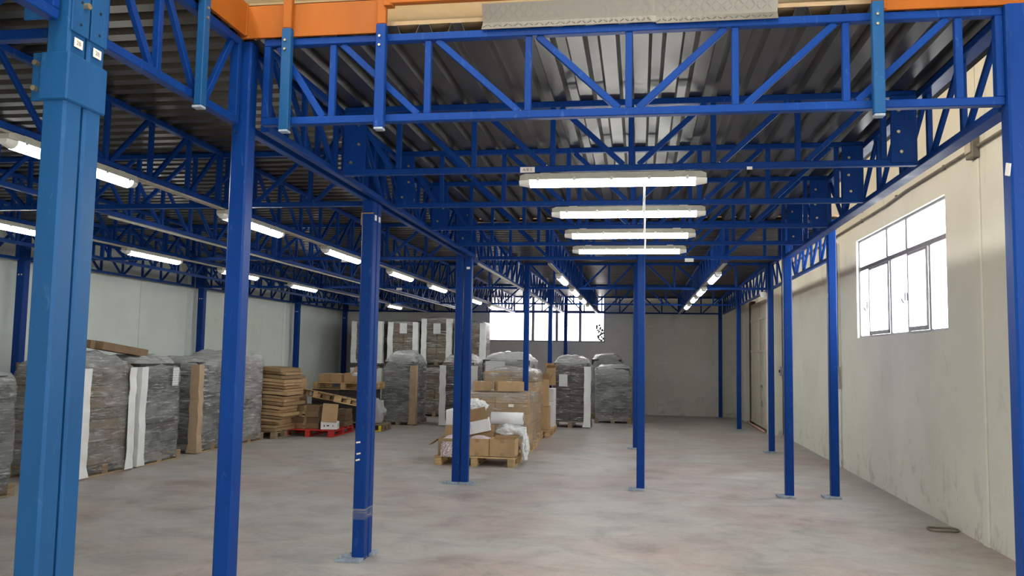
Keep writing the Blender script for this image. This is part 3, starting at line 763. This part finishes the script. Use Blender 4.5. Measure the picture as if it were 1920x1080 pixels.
def rrect(a, b2, t, e=9.0):
    c, s = math.cos(t), math.sin(t)
    return a * math.copysign(abs(c) ** (2 / e), c), b2 * math.copysign(abs(s) ** (2 / e), s)
def film_mesh(a, b2, z0, z1, dome, mat, seed, sag=0.02, bulge=0.0):
    bm = bmesh.new(); N = 72; rows = []
    zs = [z0 + (z1 - dome - z0) * i / 40 for i in range(41)]
    lev = [(z, 1.0) for z in zs]
    for i in range(1, 9):
        p = i / 9 * PI / 2; lev.append((z1 - dome + dome * math.sin(p), max(0.02, math.cos(p) ** 0.55)))
    off = Vector((seed * 7.3, seed * 3.1, seed * 1.7))
    for z, k in lev:
        ring = []
        f = (z - z0) / (z1 - z0)
        for j in range(N):
            x, y = rrect(a * k, b2 * k, 2 * PI * j / N, 9 if k > 0.9 else 4)
            n = noise.noise(Vector((x * 2.5, y * 2.5, z * 3.5)) + off)
            n2 = noise.noise(Vector((x * 5, y * 5, z * 22 + x * 3)) + off)
            r = 1 + (n * sag * 1.3 + n2 * sag * 0.75 + bulge * math.sin(PI * f)) / max(a, b2)
            ring.append(bm.verts.new((x * r, y * r, z + ((n2 * 0.05 + n * 0.05) * min(1.0, dome / 0.2) if k < 1 else 0))))
        rows.append(ring)
    for A, B in zip(rows, rows[1:]):
        for j in range(N): bm.faces.new((A[j], A[(j + 1) % N], B[(j + 1) % N], B[j]))
    bm.faces.new(rows[-1])
    return finish(bm, 'film', mat, True)
def board_mesh(h, mat, seed, wid=0.15):
    bm = bmesh.new(); n = 10; rr = random.Random(seed); rows = []
    prof = [(0, 0), (wid, 0), (wid, 0.006), (0.006, 0.006), (0.006, wid), (0, wid)]
    for i in range(n + 1):
        dx, dy = rr.uniform(-0.008, 0.008), rr.uniform(-0.008, 0.008)
        k = 1 + (0.25 if i in (0,) else 0)
        rows.append([bm.verts.new((x * k + dx, y * k + dy, h * i / n)) for x, y in prof])
    for A, B in zip(rows, rows[1:]):
        for j in range(6): bm.faces.new((A[j], A[(j + 1) % 6], B[(j + 1) % 6], B[j]))
    bm.faces.new(rows[0]); bm.faces.new(rows[-1])
    return finish(bm, 'corner_board', mat)
SEED = [1]
def wrapped(label, x0, x1, y0, y1, h, goods='goods_dark', filmm='film_grey', dome=0.16, layers=9, boards='', bmat='white_board',
            sheet_at=None, z=0.0, cat='wrapped pallet', group='film-wrapped pallet loads', rz=0.0, sheet_size=(0.2, 0.28), bulge=0.0, pal='wood_old'):
    """boards: any of n(ear) / f(ar) + l / r corners; sheet_at: (face, along, z) with face 'x' (+X face) or 'y' (-Y face)"""
    SEED[0] += 1; sd = SEED[0]; rr = random.Random(sd)
    wd, dp = x1 - x0, y1 - y0
    t = thing('wrapped_pallet', label, cat, ((x0 + x1) / 2, (y0 + y1) / 2, z), rz, group)
    p = put('pallet', mbox(wd - 0.1, 0.1, 0.02, pal), t, (0, 0, 0.1)); pallet_parts2(p, wd - 0.04, dp - 0.04, pal)
    zb = 0.145; lh = (h - dome * 0.55 - zb) / layers
    for i in range(layers):
        for cx in (-1, 1):
            put('carton', mbox(round((wd - 0.12) / 2, 2), round(dp - 0.12, 2), round(lh - 0.008, 3), goods, 0.008), t,
                (cx * (wd - 0.11) / 4 + rr.uniform(-0.012, 0.012), rr.uniform(-0.015, 0.015), zb + (i + 0.5) * lh))
    put('stretch_film', film_mesh(wd / 2 - 0.02, dp / 2 - 0.02, 0.05, h, dome, filmm, sd, 0.018, bulge), t)
    for k, cr in enumerate(boards.split()):
        ix = 1 if 'r' in cr else -1; iy = -1 if 'n' in cr else 1
        rot = {(1, -1): PI / 2, (1, 1): PI, (-1, 1): -PI / 2, (-1, -1): 0}[(ix, iy)]
        put('corner_board', board_mesh(h - dome * 0.75 - 0.03, bmat, sd * 10 + k), t, (ix * (wd / 2 + 0.004), iy * (dp / 2 + 0.004), 0.02), (0, 0, rot))
    if sheet_at:
        face, s, zz = sheet_at; w2, h2 = sheet_size
        if face == 'x': put('label_sheet', mbox(0.004, w2, h2, 'label_print'), t, (wd / 2 + 0.025, s, zz), (0, 0.03, 0))
        else: put('label_sheet', mbox(w2, 0.004, h2, 'label_print'), t, (s, -dp / 2 - 0.025, zz), (0.03, 0, 0))
    return t
def pallet_parts2(p, wd, dp, mat):
    # sub-parts of a pallet that belongs to a wrapped load; p sits at z = 0.1
    for i in range(5): put('deck_board', mbox(round(wd, 2), 0.11, 0.022, mat, 0.003), p, (0, -dp / 2 + 0.055 + i * (dp - 0.11) / 4, 0.033))
    for x in (-wd / 2 + 0.05, 0, wd / 2 - 0.05):
        put('bottom_board', mbox(0.10, round(dp, 2), 0.022, mat, 0.003), p, (x, 0, -0.089))
        for y in (-dp / 2 + 0.06, 0, dp / 2 - 0.06): put('block', mbox(0.10, 0.12, 0.10, mat, 0.003), p, (x, y, -0.03))

# left row along the white wall
wrapped('grey film-wrapped pallet at the left edge of the picture', -7.95, -6.86, 7.25, 8.46, 1.46, boards='', dome=0.22)
wrapped('wrapped pallet with white corner boards, first right of the big double column', -7.98, -6.90, 9.52, 10.62, 1.60, 'goods_brown', boards='nr fr', dome=0.26)
wrapped('wrapped pallet with white corner boards and a paper sheet, second from the big double column', -7.98, -6.90, 10.74, 11.90, 1.56, boards='nr', dome=0.2, sheet_at=('x', 0.25, 1.25), sheet_size=(0.16, 0.27))
wrapped('wrapped pallet with a brown corner board half hidden by the corner column', -7.98, -6.95, 12.38, 13.50, 1.55, boards='nr', bmat='brown_board', dome=0.16)
wrapped('silvery wrapped pallet next to the leaning cardboard stack', -7.98, -6.92, 13.58, 14.76, 1.64, boards='', dome=0.18, filmm='film_milky')
# middle distance
wrapped('domed wrapped pallet with a brown edge strip behind the taped column', -5.96, -5.12, 18.72, 19.90, 1.70, boards='nr', bmat='brown_board', dome=0.42, bulge=0.02)
wrapped('dark wrapped pallet with a white corner board left of the side-by-side columns', -4.56, -3.70, 18.75, 19.95, 1.66, boards='nl nr', dome=0.34, filmm='film_clear')
wrapped('large milky wrapped pallet with a big white sheet behind the open cartons', -3.36, -2.23, 17.35, 18.6, 1.72, 'goods_dark', filmm='film_milky', dome=0.3, sheet_at=('y', -0.22, 1.26), sheet_size=(0.42, 0.52))
wrapped('wrapped pallet with a paper sheet and one white corner board right of the carton row', -2.06, -1.12, 19.35, 20.5, 1.68, boards='nr', dome=0.34, sheet_at=('y', -0.16, 1.09), filmm='film_clear')
wrapped('low wrapped pallet of dark sacks closest to the middle columns', -1.12, -0.18, 20.95, 22.1, 1.46, 'goods_dark', layers=6, boards='', dome=0.16, bulge=0.015)
wrapped('pale wrapped pallet peeping over the dark sacks by the end wall', -1.32, -0.42, 22.4, 23.4, 1.74, 'goods_dark', filmm='film_milky', dome=0.28)
# two-high stacks by the end wall
TW = [(-7.72, -6.86, 'leftmost'), (-6.72, -5.88, 'second from left'), (-5.80, -4.98, 'third from left'), (-4.90, -4.08, 'rightmost, side lit by the window')]
for k, (a, c, nm) in enumerate(TW):
    wrapped('lower wrapped load of the two-high stacks, %s' % nm, a, c, 21.55, 22.7, 1.32, 'goods_brown', 'film_clear', 0.08, 8, 'nl nr', group='two-high wrapped stacks by the end wall')
    wrapped('upper wrapped load of the two-high stacks, %s' % nm, a + 0.01 * k, c + 0.01 * k, 21.55 + 0.02 * k, 22.7, (1.20, 1.19, 1.29, 1.19)[k], 'goods_brown', 'film_clear', 0.06, 7, 'nl nr',
            sheet_at=('y', 0.02, 0.97) if k in (1, 2) else None, z=1.36, group='two-high wrapped stacks by the end wall')

# ------------------------------------------------------------------ cartons
def carton(label, loc, size, rz=0.0, mat='cardboard', group=None, rot=None, tape=True, name='carton'):
    t = thing(name, label, 'carton', loc, rz, group)
    if rot: t.rotation_euler = rot
    sx, sy, sz = size
    put('body', mbox(sx, sy, sz, mat, 0.004), t, (0, 0, sz / 2))
    if tape:
        put('tape', mbox(0.055, sy + 0.002, 0.0015, 'tape'), t, (0, 0, sz + 0.0005))
        put('tape', mbox(0.055, 0.0015, 0.08, 'tape'), t, (0, -sy / 2 - 0.001, sz - 0.04))
        put('tape', mbox(0.055, 0.0015, 0.06, 'tape'), t, (0, -sy / 2 - 0.001, 0.03))
    return t
def open_carton(label, loc, size, rz=0.0, mat='cardboard', flaps=(0.5, 0.5, 0.5, 0.5), rot=None, group=None, fmat=None):
    """flaps: opening angle of -y, +y, -x, +x flaps (radians beyond vertical, None = missing)"""
    t = thing('open_carton', label, 'carton', loc, rz, group)
    if rot: t.rotation_euler = rot
    sx, sy, sz = size; th = 0.006; bm = bmesh.new()
    addbox(bm, (0, 0, th / 2), (sx, sy, th))
    for s in (-1, 1):
        addbox(bm, (0, s * (sy / 2 - th / 2), sz / 2), (sx, th, sz)); addbox(bm, (s * (sx / 2 - th / 2), 0, sz / 2), (th, sy - 2 * th, sz))
    put('body', finish(bm, 'body', mat), t)
    fm = fmat or 'cardboard_in'; fl = min(sx, sy) / 2
    for i, a in enumerate(flaps):
        if a is None: continue
        if i < 2:
            s = -1 if i == 0 else 1
            bm = bmesh.new(); addbox(bm, (0, 0, fl / 2), (sx - 0.01, 0.005, fl))
            put('flap', finish(bm, 'flap', fm), t, (0, s * sy / 2, sz), (-s * a, 0, 0))
        else:
            s = -1 if i == 2 else 1
            bm = bmesh.new(); addbox(bm, (0, 0, fl / 2), (0.005, sy - 0.01, fl))
            put('flap', finish(bm, 'flap', fm), t, (s * sx / 2, 0, sz), (0, s * a, 0))
    put('tape', mbox(0.06, 0.0015, 0.05, 'tape'), t, (0, -sy / 2 - 0.001, sz - 0.03)); put('tape', mbox(0.06, 0.0015, 0.06, 'tape'), t, (0, -sy / 2 - 0.001, 0.03))
    return t
def lump(label, cat, loc, s, mat, seed, name='plastic_bag', amp=0.35, sub=5):
    bm = bmesh.new(); bmesh.ops.create_icosphere(bm, subdivisions=sub, radius=1.0)
    off = Vector((seed * 5.1, seed * 2.3, 0))
    for v in bm.verts:
        n = noise.noise(v.co * 1.4 + off) * amp + abs(noise.noise(v.co * 3.4 + off)) * amp * 0.8 - abs(noise.noise(v.co * 7.5 + off * 2)) * amp * 0.45
        v.co = Vector((v.co.x * s[0], v.co.y * s[1], v.co.z * s[2])) * (0.85 + n)
    zmin = min(v.co.z for v in bm.verts)
    for v in bm.verts: v.co.z = max(v.co.z, -s[2] * 0.7) + s[2] * 0.7
    return tag(put(name, finish(bm, name, mat, True), None, loc), label, cat)

# long open box on the wrapped pallets
t = open_carton('long empty brown box lying tilted on the wrapped pallets by the wall', (-7.32, 10.75, 1.60), (0.30, 1.15, 0.11), 0.05, 'cardboard_dark', (None, None, None, None), rot=(-0.09, 0.10, 0.05), fmat='cardboard')

# leaning stack of flattened cartons beside the red pallet
rr = random.Random(5); z = 0.10
pallet('dark wooden pallet under the flattened cardboard stack', (-7.35, 15.45, 0), 0, 1.1, 1.0, 'wood_old')
ORD = 'first second third fourth fifth sixth seventh eighth ninth tenth eleventh twelfth thirteenth fourteenth fifteenth sixteenth seventeenth eighteenth nineteenth twentieth twenty-first twenty-second twenty-third twenty-fourth'.split()
z = 0.146; i = 0
while z < 1.30:
    th = rr.uniform(0.050, 0.078); sag = 0.055 + 0.03 * rr.random()
    bm = bmesh.new(); n = 10; rows = []
    L, D = 1.02 + rr.uniform(-0.05, 0.05), 0.92 + rr.uniform(-0.05, 0.05)
    for k in range(n + 1):
        u = k / n * 2 - 1; zz = -0.5 * sag * u * u * min(1.0, (z - 0.14) / 0.3)
        rows.append([bm.verts.new((u * L / 2, y, zz + q)) for y, q in ((-D / 2, 0), (D / 2, 0), (D / 2, th - 0.014), (-D / 2, th - 0.014))])
    for A, B in zip(rows, rows[1:]):
        for q in range(4): bm.faces.new((A[q], A[(q + 1) % 4], B[(q + 1) % 4], B[q]))
    bm.faces.new(rows[0]); bm.faces.new(rows[-1])
    o = put('flattened_cartons', finish(bm, 'flattened_cartons', 'cardboard_flat'), None, (-7.32 + 0.16 * math.sin(z * 1.9) + rr.uniform(-0.04, 0.04), 15.40 + rr.uniform(-0.05, 0.03), z), (0, 0, rr.uniform(-0.09, 0.09)))
    tag(o, 'flattened brown cartons, %s bundle from the floor in the leaning stack' % ORD[i], 'cardboard', 'flattened cardboard bundles in the leaning stack')
    z += th; i += 1
lump('crumpled maroon cloth on top of the flattened cardboard stack', 'cloth', (-7.45, 15.3, z), (0.16, 0.14, 0.06), 'maroon', 3, 'cloth', 0.5, 3)

# red pallet with cartons
pallet('red painted pallet carrying dark flat cartons', (-6.42, 16.18, 0), 0.03, 1.02, 1.3, 'red_paint')
z = 0.146
FC = ['bottom', 'second', 'third', 'top']
for i in range(4):
    carton('flat dark brown carton on the red pallet, %s of four' % FC[i], (-6.52 + rr.uniform(-0.015, 0.015), 15.90 + rr.uniform(-0.02, 0.02), z), (0.60, 0.52, 0.112), rr.uniform(-0.03, 0.03), 'cardboard_dark', 'flat cartons on the red pallet'); z += 0.114
wc = thing('white_carton', 'white carton with printed marks standing on the red pallet corner', 'carton', (-6.03, 15.76, 0.146), 0.22)
put('body', mbox(0.32, 0.30, 0.15, 'white_carton', 0.004), wc, (0, 0, 0.075))
put('flap', mbox(0.30, 0.006, 0.36, 'cardboard', 0.001), wc, (0.01, -0.14, 0.32), (-0.12, 0.06, 0))
for x, wq, hq in ((-0.09, 0.022, 0.04), (-0.02, 0.05, 0.015), (-0.02, 0.05, 0.012), (0.08, 0.015, 0.03)):
    put('printed_mark', mbox(wq, 0.002, hq, 'ink'), wc, (x, -0.151, 0.07 + (0.012 if hq < 0.013 else 0)))
put('printed_mark', mbox(0.002, 0.05, 0.06, 'ink'), wc, (0.161, -0.04, 0.08))
pallet('bare wooden pallet tipped over the flat cartons on the red pallet', (-6.32, 16.22, 0.685), 0, 1.15, 0.75, 'wood', rot=(-0.16, 0.13, -0.30))
for i in range(3):
    carton('low brown carton at the rear of the red pallet, %s layer' % ('lower', 'middle', 'upper')[i], (-6.10, 16.52, 0.146 + i * 0.115), (0.36, 0.5, 0.112), 0.05 * i, 'cardboard_dark', 'cartons at the rear of the red pallet')
# dark stack behind it with a pallet of boxes on top
pallet('wooden pallet under the dark cartons behind the red pallet', (-6.5, 18.0, 0), 0, 1.3, 1.1, 'wood_old')
for i in range(6):
    for j in range(2):
        carton('dark carton under the upper wooden pallet, layer %s, %s side' % (('one', 'two', 'three', 'four', 'five', 'six')[i], ('wall', 'aisle')[j]),
               (-6.83 + 0.63 * j, 18.0, 0.146 + i * 0.115), (0.62, 1.0, 0.112), 0, 'goods_dark', 'dark cartons behind the red pallet', tape=False)
sh = tag(put('cardboard_sheet', mbox(1.35, 1.05, 0.012, 'cardboard', 0.002), None, (-6.46, 17.95, 0.844), (0.0, 0.0, 0.02)), 'bent cardboard sheet between the dark cartons and the upper pallet', 'cardboard')
pallet('pale wooden pallet with boxes lying on the dark carton stack', (-6.45, 17.98, 0.852), 0.02, 1.36, 0.95, 'wood')
carton('flat brown carton on the pale upper pallet, larger one', (-6.78, 17.85, 1.0), (0.52, 0.5, 0.18), 0.04, 'cardboard')
t = open_carton('open brown carton with white packing on the pale upper pallet', (-6.18, 17.8, 1.0), (0.5, 0.45, 0.2), -0.05, 'cardboard', (None, 0.9, None, 0.8))
lump('white packing bag poking from the carton on the upper pallet', 'bag', (-6.18, 17.60, 1.13), (0.12, 0.08, 0.05), 'white_film', 8, amp=0.3, sub=3)
for i in range(4):
    carton('brown carton in the column between cardboard stack and pale pallet, %s' % FC[i], (-7.42, 17.1, 0.146 + 0.235 * i), (0.46, 0.55, 0.23), 0.02 * i, 'cardboard_dark' if i < 3 else 'cardboard', 'brown carton column by the pale pallet')
pallet('low dark pallet under the brown carton column', (-7.42, 17.1, 0.0), 0, 0.6, 0.6, 'wood_old')
lump('grey sack slumped behind the taped double column', 'sack', (-5.58, 17.35, 0.15), (0.20, 0.2, 0.32), 'grey_film', 4, 'sack', 0.35, 4)
pallet('small pallet under the grey sack', (-5.62, 17.4, 0.0), 0, 0.5, 0.6, 'wood_old')
yb = thing('yellow_bracket', 'small yellow plastic bracket at the foot of the grey sack', 'bracket', (-5.42, 17.05, 0.0))
put('upright', mbox(0.05, 0.05, 0.12, 'yellow', 0.006), yb, (0, 0, 0.06)); put('foot', mbox(0.12, 0.06, 0.02, 'yellow', 0.004), yb, (-0.04, 0, 0.01))

# ------------------------------------------------------------------ the row of pallets in the aisle
pallet('wooden pallet with open cartons in front of the carton row', (-2.42, 12.72, 0), 0.0, 1.20, 1.0, 'wood')
oc = open_carton('open carton spilling maroon printed paper on the front pallet', (-2.78, 12.40, 0.146), (0.38, 0.36, 0.25), 0.0, 'cardboard', (None, 0.4, 2.2, None))
open_carton('open brown carton in the middle of the front pallet', (-2.38, 12.42, 0.146), (0.36, 0.38, 0.26), 0.0, 'cardboard', (None, 0.3, None, None))
open_carton('open brown carton at the right front corner of the front pallet', (-2.00, 12.42, 0.146), (0.38, 0.40, 0.26), 0.0, 'cardboard', (None, 1.45, None, None))
def paper(label, loc, rz, w2, h2):
    bm = bmesh.new(); rows = []
    for k in range(11):
        u = k / 10; y = -0.02 * math.sin(u * 5) - 0.09 * max(0, u - 0.55) ** 0.7; zz = h2 * (1 - abs(u - 0.5) ** 1.4) - u * h2 * 0.9
        rows.append([bm.verts.new((x, y + 0.012 * math.sin(x * 30 + k), zz)) for x in [w2 * (j / 6 - 0.5) for j in range(7)]])
    for A, B in zip(rows, rows[1:]):
        for j in range(6): bm.faces.new((A[j], A[j + 1], B[j + 1], B[j]))
    me = finish(bm, 'printed_paper', 'maroon_print', True)
    o = put('printed_paper', me, None, loc, (0, 0, rz)); o.modifiers.new('thick', 'SOLIDIFY').thickness = 0.004
    return tag(o, label, 'paper')
paper('maroon printed sheet hanging over the front of the left open carton', (-2.80, 12.19, 0.20), 0.0, 0.24, 0.24)
lump('heap of maroon and white printed wrappers in the middle open carton', 'paper', (-2.36, 12.45, 0.34), (0.16, 0.14, 0.06), 'maroon_print', 6, 'paper_heap', 0.35, 3)
lump('heap of maroon printed wrappers in the left open carton', 'paper', (-2.80, 12.42, 0.32), (0.15, 0.14, 0.07), 'maroon_print', 9, 'paper_heap', 0.35, 3)
carton('tall white box at the left rear of the front pallet', (-2.78, 12.95, 0.146), (0.40, 0.46, 0.64), 0.0, 'white_carton', tape=False, name='white_box')
wc = thing('white_carton', 'white carton with a raised brown flap tilted over the open cartons', 'carton', (-2.42, 12.70, 0.47), 0.0)
wc.rotation_euler = (0.0, -0.22, 0.12)
put('body', mbox(0.34, 0.30, 0.19, 'white_carton', 0.004), wc, (0, 0, 0.09)); put('flap', mbox(0.36, 0.006, 0.22, 'cardboard', 0.001), wc, (-0.02, -0.19, 0.27), (0.45, 0, 0))
put('edge_strip', mbox(0.02, 0.002, 0.16, 'ink'), wc, (-0.12, -0.151, 0.09)).data = mbox(0.004, 0.002, 0.15, 'frame_grey')
for i in range(2):
    carton('plain carton under the white tilted carton, %s' % ('lower', 'upper')[i], (-2.30, 12.90, 0.146 + 0.15 * i), (0.42, 0.3, 0.148), 0.03 * i, 'cardboard', 'cartons in the middle of the front pallet')
# white film roll on a cardboard core
rl = thing('film_roll', 'white film roll on a cardboard core lying across the front pallet', 'film roll', (-2.03, 12.86, 0.67))
bm = bmesh.new(); n = 24; R1, R0, LL2 = 0.095, 0.04, 0.50; rings = []
for x, r in ((-LL2 / 2, R0), (-LL2 / 2, R1), (LL2 / 2, R1), (LL2 / 2, R0)):
    rings.append([bm.verts.new((x, r * math.cos(2 * PI * k / n), r * math.sin(2 * PI * k / n))) for k in range(n)])
for A, B in zip(rings, rings[1:] + rings[:1]):
    for k in range(n): bm.faces.new((A[k], A[(k + 1) % n], B[(k + 1) % n], B[k]))
put('film', finish(bm, 'film', 'white_film', True), rl)
bm = bmesh.new(); rings = []
for x, r in ((-LL2 / 2 - 0.004, 0.034), (-LL2 / 2 - 0.004, 0.0395), (LL2 / 2 + 0.004, 0.0395), (LL2 / 2 + 0.004, 0.034)):
    rings.append([bm.verts.new((x, r * math.cos(2 * PI * k / n), r * math.sin(2 * PI * k / n))) for k in range(n)])
for A, B in zip(rings, rings[1:] + rings[:1]):
    for k in range(n): bm.faces.new((A[k], A[(k + 1) % n], B[(k + 1) % n], B[k]))
put('core', finish(bm, 'core', 'cardboard_in', True), rl)
lump('crumpled white plastic on top of the tall white box', 'bag', (-2.55, 12.95, 0.76), (0.20, 0.20, 0.11), 'white_film', 12, amp=0.4)
lump('large white plastic bag under the film roll', 'bag', (-1.99, 12.90, 0.36), (0.24, 0.20, 0.15), 'white_film', 15, amp=0.3)
lump('white plastic sheet drooping over the right edge of the front pallet', 'plastic sheet', (-1.73, 12.74, 0.06), (0.055, 0.20, 0.26), 'white_film', 19, 'plastic_sheet', 0.5)
# second pallet: stacked brown cartons under film
t2p = thing('wrapped_pallet', 'pallet of neat brown cartons under clear film behind the open cartons', 'wrapped pallet', (-2.43, 14.60, 0), 0, 'film-wrapped pallet loads')
p = put('pallet', mbox(1.1, 0.1, 0.02, 'wood'), t2p, (0, 0, 0.1)); pallet_parts2(p, 1.20, 1.18, 'wood')
for i in range(5):
    for x in (-0.435, -0.145, 0.145, 0.435):
        for y in (-0.28, 0.28):
            c = put('carton', mbox(0.286, 0.55, 0.169, 'cardboard', 0.004), t2p, (x + rr.uniform(-0.003, 0.003), y + rr.uniform(-0.006, 0.006), 0.232 + 0.172 * i))
put('stretch_film', film_mesh(0.605, 0.585, 0.06, 1.02, 0.03, 'film_clear', 31, 0.008), t2p)
put('paper_tag', mbox(0.09, 0.002, 0.05, 'sticker'), t2p, (0.28, -0.605, 0.80))
carton('loose brown carton on top of the wrapped cartons, beside the side-by-side columns', (-2.72, 14.35, 1.035), (0.30, 0.38, 0.155), 0.18, 'cardboard')
carton('loose brown carton on top of the wrapped cartons, clear of the columns', (-2.24, 14.32, 1.035), (0.46, 0.36, 0.16), -0.06 + 0.4, 'cardboard')
# third pallet
wrapped('brown wrapped carton pallet with a rounded top behind the second pallet', -3.02, -1.90, 15.72, 16.8, 1.42, 'cardboard', 'film_clear', 0.14, 6, group=None, pal='wood')
open_carton('tall open brown carton beside the third pallet, flap hanging out', (-1.98, 17.12, 0.62), (0.28, 0.36, 0.55), 0.1, 'cardboard', (0.5, 0.4, None, 0.6))
for i in range(3):
    carton('white carton at the aisle side of the carton row, %s' % ('lowest', 'middle', 'topmost')[i], (-1.93, 17.95, 0.146 + 0.27 * i), (0.26, 0.5, 0.265), 0, 'white_carton', 'white cartons at the aisle side', tape=False)
pallet('wooden pallet under the white cartons at the aisle side', (-2.0, 17.6, 0.0), 0, 0.42, 1.5, 'wood')
carton('brown carton base below the tall open carton', (-1.98, 17.12, 0.146), (0.30, 0.42, 0.47), 0, 'cardboard')
open_carton('open brown carton leaning against the milky wrapped pallet', (-1.86, 17.5, 1.04), (0.2, 0.34, 0.36), 0.2, 'cardboard', (0.9, 0.2, None, 0.4))
